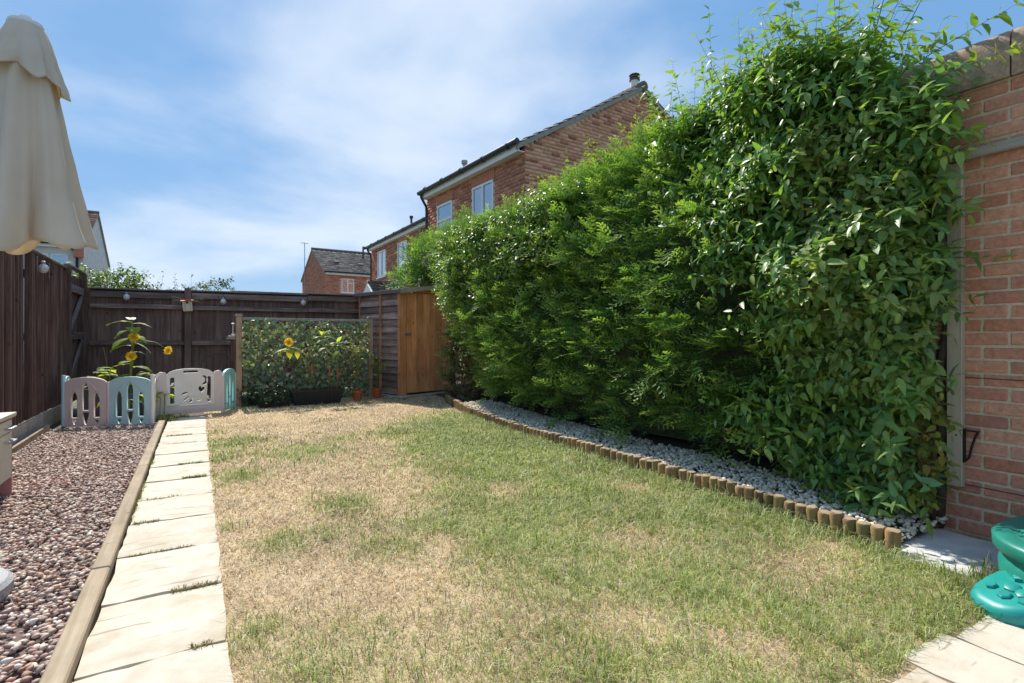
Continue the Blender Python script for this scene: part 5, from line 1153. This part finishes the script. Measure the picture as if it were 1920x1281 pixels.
obj('foliage', tri_mesh('foliage', *lv), MATS['soft_leaf'], t)['kind'] = 'stuff'; obj('stems', tri_mesh('stems', *st), MATS['bark'], t)['kind'] = 'stuff'

# ------------------------------------------------------------------ sunflowers
def big_leaf_mesh(name, w=.8, seed=0):
    rr = np.random.default_rng(seed); m = MB(); ns = 8
    for i in range(ns+1):
        s = i/ns; hw = w*.5*(math.sin(math.pi*min(1, s*1.02+.08))**.75)*(1-.25*s) if i < ns else 0.0
        cz = -.45*s**2 + .12*s
        for q in (-1, -.5, 0, .5, 1): m.v.append((q*hw + rr.normal(0, .008), s - .08*abs(q)*(1 if s < .3 else 0), cz + .10*abs(q)*hw*2 - .05*abs(q)**2 + rr.normal(0, .012)))
    for i in range(ns):
        for q in range(4): m.f.append((i*5+q, i*5+q+1, (i+1)*5+q+1, (i+1)*5+q))
    return m.mesh(name, smooth=True)
def solid_leaf_mat(name, col, tr, tw=.45, rough=.5):
    k = NM(name); n_ = k.noise(k.coord(), 14, 4); c = k.ramp(n_, [(.3, tuple(x*.8 for x in col)), (.7, tuple(x*1.2 for x in col))]); return k.pbr(c, rough, None, .4, trans=tr, transw=tw)
solid_leaf_mat('sun_leaf', (.17, .27, .05), (.55, .66, .06), .6); solid_leaf_mat('sun_leaf_pale', (.30, .38, .19), (.42, .50, .18), .4); solid_leaf_mat('yellow_leaf', (.45, .44, .05), (.75, .70, .07), .55)
solid_leaf_mat('petal_yellow', (.88, .62, .03), (.95, .68, .03), .45); solid_leaf_mat('flower_disc', (.62, .36, .03), (.2, .1, .02), .05, .9); solid_leaf_mat('stem_green', (.25, .30, .08), (.3, .4, .08), .25); solid_leaf_mat('stem_tan', (.33, .24, .10), (.3, .2, .08), .1)
BLM = {}
def leaf_obj(par, mat, p, d, size, up=(0, 0, 1), w=.8):
    key = (mat, round(w, 1), random.randrange(3))
    if key not in BLM: BLM[key] = big_leaf_mesh('leaf', w, len(BLM)); BLM[key].materials.append(MATS[mat])
    A = basis(np.array([d], float), np.array([up], float))[0]*size; M = Matrix([[*A[0], p[0]], [*A[1], p[1]], [*A[2], p[2]], [0, 0, 0, 1]]); return obj('leaf', BLM[key], None, par, M)
def head(par, p, d, r=.07, n=18):
    A = basis(np.array([(0.2, 0.1, 1.0)]), np.array([d], float))[0]; M = Matrix([[*A[0], p[0]], [*A[1], p[1]], [*A[2], p[2]], [0, 0, 0, 1]])
    h_ = MB().lathe([(.0, -.018), (.36*r, -.015), (.38*r, .0), (.3*r, .012), (.1*r, .010)], 18, cap=False).build('flower_head', MATS['flower_disc'], par, M, smooth=True)
    m = MB(); rr = random.Random(int(p[0]*997))
    for lay in range(2):
        for q in range(n):
            a_ = 2*math.pi*(q + lay*.5)/n + rr.uniform(-.08, .08); L = r*rr.uniform(.62, .85); w = r*.17; c_, s_ = math.cos(a_), math.sin(a_); r0 = .32*r; dz = rr.uniform(-.012, .016) - .006*lay
            pts_ = [(r0, -w*.4, 0), (r0, w*.4, 0), (r0+L*.5, w, dz*.5+.006), (r0+L, 0, dz), (r0+L*.5, -w, dz*.5+.006)]; b_ = len(m.v)
            m.v += [(x*c_ - y*s_, x*s_ + y*c_, z) for x, y, z in pts_]; m.f.append((b_, b_+1, b_+2, b_+3, b_+4))
    m.build('petals', MATS['petal_yellow'], h_, M)
def stem(par, pts_, r, mat='stem_green'): return MB().tube(pts_, [r*(1-.5*i/(len(pts_)-1)) for i in range(len(pts_))], 8).build('stem', MATS[mat], par, smooth=True)
SX, SY = -.83, 9.58
t = thing('sunflower', (SX, SY, .36), 'tall sunflower with three yellow blooms growing behind the playpen', 'sunflower')
stem(t, [(SX-.02, SY, .30), (SX-.01, SY, .6), (SX, SY, .85), (SX+.02, SY, 1.1), (SX-.0, SY, 1.34)], .016)
stem(t, [(SX+.01, SY, 1.0), (SX+.14, SY-.05, 1.05), (SX+.30, SY-.12, 1.02), (SX+.44, SY-.16, .92)], .009); stem(t, [(SX, SY, .62), (SX+.02, SY-.05, .74), (SX+.01, SY-.1, .82)], .009); stem(t, [(SX+.01, SY, .9), (SX+.04, SY-.05, 1.03), (SX+.04, SY-.09, 1.09)], .009)
head(t, (SX+.035, SY-.11, 1.10), (.1, -.9, .3), .072); head(t, (SX+.005, SY-.12, .825), (-.05, -.9, .3), .07); head(t, (SX+.455, SY-.19, .905), (.5, -.7, -.25), .064)
for (z, az, L, w, mt, el) in ((1.36, 100, .20, .7, 'sun_leaf_pale', .3), (1.32, 175, .27, .7, 'sun_leaf', .15), (1.30, -5, .24, .5, 'sun_leaf_pale', .1), (1.24, -70, .20, 1.0, 'sun_leaf', -.3), (1.2, 200, .22, .9, 'sun_leaf', -.2), (1.08, 195, .30, 1.0, 'sun_leaf', -.35), (1.12, -20, .22, .9, 'sun_leaf', -.2), (1.02, 10, .25, .5, 'sun_leaf_pale', -.3), (.98, 185, .24, .4, 'sun_leaf_pale', .0), (.70, 170, .30, .9, 'sun_leaf', .0), (.66, -15, .26, .8, 'sun_leaf', .1), (.88, -10, .18, .4, 'sun_leaf_pale', .1), (.74, 215, .2, .8, 'sun_leaf', .1)):
    a_ = R(az); leaf_obj(t, mt, (SX + .02*math.cos(a_), SY + .02*math.sin(a_), z), (math.cos(a_), math.sin(a_)-.25, el), L, w=w)
stem(t, [(SX-.28, SY, .62), (SX-.33, SY, .95)], .004, 'stem_tan')
t = thing('squash_plant', (-1.0, 9.4, .36), 'sprawling squash plant with broad yellow green leaves in the pen', 'plant')
for i in range(26):
    x = random.uniform(-1.3, -.38); y = random.uniform(9.0, 9.85); z = random.uniform(.38, .62) + .10*math.exp(-((x+1.02)/.2)**2); a_ = random.uniform(0, 6.28)
    MB().tube([(x, y, .34), (x + .01, y, z)], .006, 6).build('stalk', MATS['stem_green'], t); leaf_obj(t, 'sun_leaf', (x, y, z), (math.cos(a_), math.sin(a_), random.uniform(-.2, .25)), random.uniform(.16, .26), w=1.0)
for i in range(12):
    x = random.uniform(-1.0, -.35); y = random.uniform(8.55, 8.95); z = random.uniform(.1, .42); a_ = random.uniform(0, 6.28)
    MB().tube([(x, y, .0), (x + .01, y, z)], .005, 6).build('stalk', MATS['stem_green'], t); leaf_obj(t, 'sun_leaf', (x, y, z), (math.cos(a_), math.sin(a_), random.uniform(-.2, .25)), random.uniform(.14, .2), w=1.0)
# the three in the trough
def trough_plant(x0, lab, pts_, lf, tie, bloom=None, tan=True):
    t = thing('sunflower', (x0, 9.22, .17), lab, 'sunflower', 'sunflowers in the black trough'); stem(t, pts_, .009, 'stem_green')
    stem(t, [(tie[0]-.03, 9.225, .17), (tie[0], 9.22, tie[1]-.1), (tie[0]+.02, 9.21, tie[1]+.12)], .006, 'stem_tan')
    MB().tube([(tie[0]-.006, 9.21, tie[1]-.09), (tie[0], 9.205, tie[1]), (tie[0]-.008, 9.205, tie[1]+.09)], [.007, .013, .007], 6).build('tie', MATS['orange_tie'], t)
    for (px_, pz, az, L, w, mt, el) in lf: leaf_obj(t, mt, (px_, 9.2, pz), (math.cos(R(az)), -.35, el), L, w=w)
    if bloom: head(t, bloom, (.15, -.9, .35), .068)
trough_plant(1.70, 'bent trough sunflower with one yellow bloom and yellowing leaves', [(1.73, 9.22, .17), (1.64, 9.22, .45), (1.54, 9.21, .68), (1.42, 9.19, .85), (1.28, 9.17, .93), (1.22, 9.15, .98)],
    ((1.26, .90, 185, .26, .5, 'sun_leaf_pale', .05), (1.30, .90, 250, .16, .9, 'yellow_leaf', -.8), (1.38, .88, 280, .14, .8, 'yellow_leaf', -.7), (1.44, .86, -10, .16, .8, 'yellow_leaf', -.4), (1.30, .93, 20, .2, .6, 'sun_leaf_pale', -.1), (1.22, .92, 200, .16, .8, 'yellow_leaf', -.6)), (1.62, .58), (1.25, 9.10, 1.02))
trough_plant(1.90, 'middle trough sunflower with pale leaves and no bloom, tied to a cane', [(1.93, 9.22, .17), (1.90, 9.22, .5), (1.86, 9.21, .8), (1.80, 9.2, 1.06), (1.78, 9.2, 1.15)],
    ((1.80, 1.10, 175, .2, .5, 'sun_leaf_pale', .15), (1.80, 1.10, 5, .2, .5, 'sun_leaf_pale', .15), (1.81, 1.05, 190, .18, .5, 'sun_leaf_pale', -.1), (1.79, 1.13, 60, .14, .6, 'sun_leaf_pale', .8), (1.83, .92, 180, .16, .7, 'sun_leaf_pale', -.2), (1.80, 1.12, 110, .14, .6, 'sun_leaf', .7)), (1.90, .50))
trough_plant(2.02, 'right hand trough sunflower with drooping green leaves and straight stem', [(2.03, 9.22, .17), (2.03, 9.22, .5), (2.03, 9.21, .8), (2.04, 9.2, 1.03)],
    ((2.03, 1.0, 175, .18, .5, 'sun_leaf_pale', .15), (2.05, 1.0, 10, .22, .45, 'sun_leaf_pale', .3), (2.03, .86, 200, .19, .7, 'sun_leaf', -.9), (2.04, .84, -20, .19, .7, 'sun_leaf', -.9), (2.04, .96, -10, .14, .8, 'sun_leaf_pale', -.3), (2.03, 1.02, 80, .14, .6, 'sun_leaf', .7)), (2.03, .50))
def pot_plant(p, lab, h, pal, n, cane):
    t = thing('potted_plant', (p[0], p[1], .16), lab, 'plant'); B = np.repeat(np.array([[p[0], p[1], .16]]), n, 0) + rg.normal(0, .015, (n, 3))*np.array((1, 1, 0)); D = nrm(np.stack([rg.normal(0, .09, n), rg.normal(0, .07, n), np.ones(n)], -1))
    q = 26; hb_ = rg.uniform(.25, h, q); B2 = np.stack([p[0] + rg.normal(0, .04, q), p[1] + rg.normal(0, .04, q), .16 + hb_], -1); D2 = nrm(np.stack([rg.normal(0, .8, q), rg.normal(-.1, .6, q), rg.uniform(-.1, .6, q)], -1))
    l1, s1 = shoot_leaves(rg, B, D, h*rg.uniform(.6, 1.05, n), 7, OVAL, .04, pal, curve=.02); l2, s2 = shoot_leaves(rg, B2, D2, rg.uniform(.1, .22, q), 7, OVAL, .047, pal, curve=.3)
    obj('foliage', tri_mesh('foliage', *merge([l1, l2])), MATS['soft_leaf'], t)['kind'] = 'stuff'
    V, F, cc = merge([s1, s2]); obj('stems', tri_mesh('stems', V, F, cc*np.array((1.8, 2.0, 1.4))), MATS['soft_leaf'], t)['kind'] = 'stuff'
    MB().tube([(p[0]+.01, p[1]+.01, .15), (p[0]-.01, p[1]+.01, cane)], .005, 6).build('cane', MATS['stem_tan'], t)
    return t
pot_plant(P1, 'leggy plant with yellowing leaves in the pot nearer the trough', .80, [(.20, .21, .05), (.28, .22, .04), (.10, .15, .04)], 4, 1.15)
pot_plant(P2, 'thin stemmed green plant in the pot beside the shed', .62, [(.10, .15, .04), (.16, .20, .05), (.35, .36, .06)], 5, .95)

# ------------------------------------------------------------------ grass
def green(x, y):
    xb = .55 + .235*y; g = 1/(1 + np.exp(-(x - xb + .9*(fbm(x*1.3, y*1.3)-.5))/.16)); g = g*(1/(1+np.exp((y - (6.75 + .5*(x-2.6)) - .8*(fbm(x*2+9, y*2)-.5))/.15)))
    for cx_, cy_, r_, a_ in ((.84, 3.58, .19, .9), (.36, 6.2, .30, .7), (.85, 5.4, .34, .75), (.18, 5.5, .14, .9), (.16, 6.1, .12, .8), (.30, 4.7, .22, .6), (.40, 3.06, .14, .7), (.17, 2.2, .12, .8), (.40, 1.85, .24, .75), (.62, 3.1, .13, .7), (.16, 3.5, .08, .7), (.9, 2.75, .2, .7), (.15, 1.6, .1, .8), (1.3, 5.9, .25, .5), (.17, 7.0, .12, .6), (2.0, 8.1, .15, .5), (1.5, 7.3, .12, .4)):
        g = np.maximum(g, a_*np.exp(-((x-cx_)**2 + (y-cy_)**2*.7)/r_**2)*(.5 + fbm(x*4, y*4)))
    for cx_, cy_, r_ in ((2.05, 2.15, .26), (1.45, 1.55, .16), (2.75, 2.9, .2), (2.5, 1.5, .22), (1.9, 3.3, .2), (2.85, 1.55, .15), (1.7, 1.15, .12)): g = g*(1 - .85*np.exp(-((x-cx_)**2 + (y-cy_)**2)/r_**2))
    cl = .5*vnoise(x*6.3+2, y*6.3) + .3*vnoise(x*12.7, y*12.7+8) + .2*vnoise(x*23, y*23)
    return np.clip(g*(.25 + 1.35*(.45*fbm(x*3.1+4, y*3.1) + .55*cl)), 0, 1)
def make_blades(rg, P, h, w, lean, col):
    n = len(P); a_ = rg.uniform(0, 6.283, n); side = np.stack([np.cos(a_), np.sin(a_), np.zeros(n)], -1); b_ = a_ + 1.57 + rg.normal(0, .5, n); ld = np.stack([np.cos(b_), np.sin(b_), np.zeros(n)], -1); z = np.array((0, 0, 1.0))
    h = h[:, None]; w = w[:, None]; lean = lean[:, None]; cl = np.sqrt(np.clip(1-lean**2*.8, .04, 1)); M_ = P + (ld*lean*.40 + z*(.60*cl + .08))*h; T_ = P + (ld*lean*1.15 + z*cl*.80 + side*(rg.normal(0, .18, (n, 1))))*h
    V = np.stack([P - side*w, P + side*w, M_ - side*w*.8, M_ + side*w*.8, T_], 1).reshape(-1, 3); F = (np.array([(0, 1, 3), (0, 3, 2), (2, 3, 4)])[None] + (np.arange(n)*5)[:, None, None]).reshape(-1, 3)
    return V, F, np.repeat(col, 5, 0)
rg = np.random.default_rng(77); CAM2 = np.array((0, 0))
N = 440000; x = rg.uniform(.09, 3.6, N); y = rg.uniform(.80, 9.9, N); d = .508*x + .861*y; r_ = .861*x - .508*y
inview = (np.abs(r_) < d*1.0 + .25) & (d > 1.2); dens = np.clip(3.6/np.maximum(d, 1.6), .22, 1.0)**1.35
edge = edge_x(y) - .02; g = green(x, y)
patio_e = .875 + .02*np.sin(x*9); inb = (x < edge-.02) & (y > patio_e) & ~((x > 3.0) & (y < 1.36)) & (x > .095 + .012*np.sin(y*11))
keep = inview & inb & (rg.random(N) < dens*(.50 + .5*g)); x, y, d, g = x[keep], y[keep], d[keep], g[keep]; n = len(x)
isg = rg.random(n) < g*.86; P = np.stack([x, y, lawn_z(x, y)-.004], -1)
nearlog = np.clip(1-(edge_x(y)-.02-x)/.14, 0, 1)*(y < 6.9)
h = np.where(isg, rg.uniform(.025, .062, n)*(1 + 1.3*nearlog*rg.random(n)) + .02*(fbm(x*5, y*5) > .58), rg.uniform(.014, .045, n)); h *= np.where(rg.random(n) < .03, 1.7, 1)
lean = np.where(isg, rg.uniform(.35, 1.05, n), rg.uniform(.6, 1.1, n)); w = np.where(isg, .0017, .0014)*np.clip(d/2.3, .9, 2.6)*rg.uniform(.7, 1.3, n)
gp = np.array([(.22, .30, .055), (.34, .42, .10), (.16, .24, .045), (.46, .50, .17), (.64, .63, .34), (.42, .46, .12)]); sp_ = np.array([(.74, .58, .36), (.83, .70, .47), (.60, .45, .26), (.44, .31, .18), (.86, .77, .57)])
tone = (.72 + .56*fbm(x*2.2, y*2.2+11))[:, None]
col = np.where(isg[:, None], gp[rg.integers(0, 6, n)], sp_[rg.integers(0, 5, n)])*rg.uniform(.8, 1.2, (n, 1))*tone
parts = [make_blades(rg, P, h, w, lean, col)]
M2 = 120000; x2 = rg.uniform(.1, 3.2, M2); y2 = rg.uniform(.88, 7.6, M2); d2_ = .508*x2 + .861*y2; r2_ = np.abs(.861*x2 - .508*y2); g2 = green(x2, y2); nl = np.clip(1-(edge_x(y2)-.02-x2)/.22, 0, 1)
k2 = (x2 < edge_x(y2)-.03) & (r2_ < d2_ + .2) & (d2_ > 1.2) & ~((x2 > 3.0) & (y2 < 1.36)) & (rg.random(M2) < np.clip(2.6/d2_, .2, 1)*(.30*(.4 + 1.2*vnoise(x2*7, y2*7)) + .3*g2 + .5*nl*(y2 < 6.9))); x2, y2, d2_, g2, nl = (q_[k2] for q_ in (x2, y2, d2_, g2, nl)); m2 = len(x2)
lg = rg.random(m2) < g2*.9 + .3*nl; h2 = np.where(lg, rg.uniform(.05, .10, m2)*(1 + .5*nl), rg.uniform(.045, .085, m2)); l2 = np.where(lg, rg.uniform(.55, 1.05, m2), rg.uniform(.95, 1.1, m2))
c2 = np.where(lg[:, None], np.array([(.36, .43, .15), (.46, .52, .24), (.27, .36, .10), (.56, .58, .33)])[rg.integers(0, 4, m2)], np.array([(.80, .70, .50), (.86, .78, .58), (.34, .24, .13), (.22, .16, .10), (.62, .48, .30)])[rg.integers(0, 5, m2)])*rg.uniform(.85, 1.15, (m2, 1))
parts.append(make_blades(rg, np.stack([x2, y2, lawn_z(x2, y2)-.002], -1), h2, .0013*np.clip(d2_/2.3, .9, 2.2)*rg.uniform(.7, 1.3, m2), l2, c2))
V, F, cc = merge(parts); tag(obj('grass', tri_mesh('grass', V, F, cc), MATS['grass_blade']), 'patchy lawn grass, green on the right and parched straw on the left', 'grass', kind='stuff')
# weeds in path joints, at the sleeper, by the gate and at the slab
def tuft(rg, c, n, rad, h, cols, sx=1., sy=1.):
    P = np.array(c) + rg.normal(0, 1, (n, 3))*np.array((rad*sx, rad*sy, 0)); return make_blades(rg, P, rg.uniform(.4, 1.0, n)*h, rg.uniform(.0012, .0024, n), rg.uniform(.2, 1.0, n), np.array(cols)[rg.integers(0, len(cols), n)]*rg.uniform(.8, 1.2, (n, 1)))
GW = [(.12, .18, .04), (.17, .21, .06), (.30, .27, .11)]; DW = [(.30, .25, .12), (.40, .32, .17), (.20, .19, .07)]; W_ = []
for k_, (xa, xb, n_, h_, cl) in {0: (-.02, .05, 60, .03, DW), 2: (-.3, .0, 90, .026, GW), 1: (-.1, .08, 110, .03, DW), 3: (-.32, -.2, 130, .035, GW), 4: (-.3, -.1, 60, .03, DW), 5: (-.1, .06, 150, .03, GW), 6: (-.15, .05, 120, .03, GW), 8: (-.3, .0, 60, .025, DW), 9: (-.3, -.05, 180, .03, DW)}.items():
    yj = 1.645 + .535*(k_+1) + .0; n_ = n_*2; P = np.stack([rg.uniform(xa, xb, n_), yj + rg.normal(0, .008, n_), np.full(n_, .0)], -1)
    W_.append(make_blades(rg, P, rg.uniform(.4, 1, n_)*h_*1.2, rg.uniform(.0011, .002, n_), rg.uniform(.5, 1.1, n_), np.array(cl)[rg.integers(0, 3, n_)]))
for y_ in (3.9, 4.15, 4.4, 4.7, 5.6): W_.append(tuft(rg, (-.342, y_, -.01), 70, .02, .06, GW, .3, 4))
W_.append(tuft(rg, (-.36, 8.35, -.01), 500, .07, .15, GW, 1, 1)); W_.append(tuft(rg, (-.2, 8.6, -.01), 250, .08, .10, GW)); W_.append(tuft(rg, (2.92, 1.0, 0), 160, .07, .14, GW, 1.5, .5)); W_.append(tuft(rg, (3.05, .97, 0), 60, .05, .17, GW, 1.5, .4)); W_.append(tuft(rg, (2.6, .93, 0), 120, .1, .08, GW, 2, .3))
for q in range(26):
    W_.append(tuft(rg, (rg.uniform(.6, 3.4), rg.uniform(8.4, 9.6), 0), 26, .03, rg.uniform(.04, .12), DW))
for q in range(40):
    W_.append(tuft(rg, (rg.uniform(.15, 1.6), rg.uniform(1.4, 6.5), 0), 8, .02, rg.uniform(.06, .11), DW + GW))
tag(obj('weeds', tri_mesh('weeds', *merge(W_)), MATS['grass_blade']), 'weeds and dry tufts in the path joints and along the edges', 'weeds', kind='stuff')
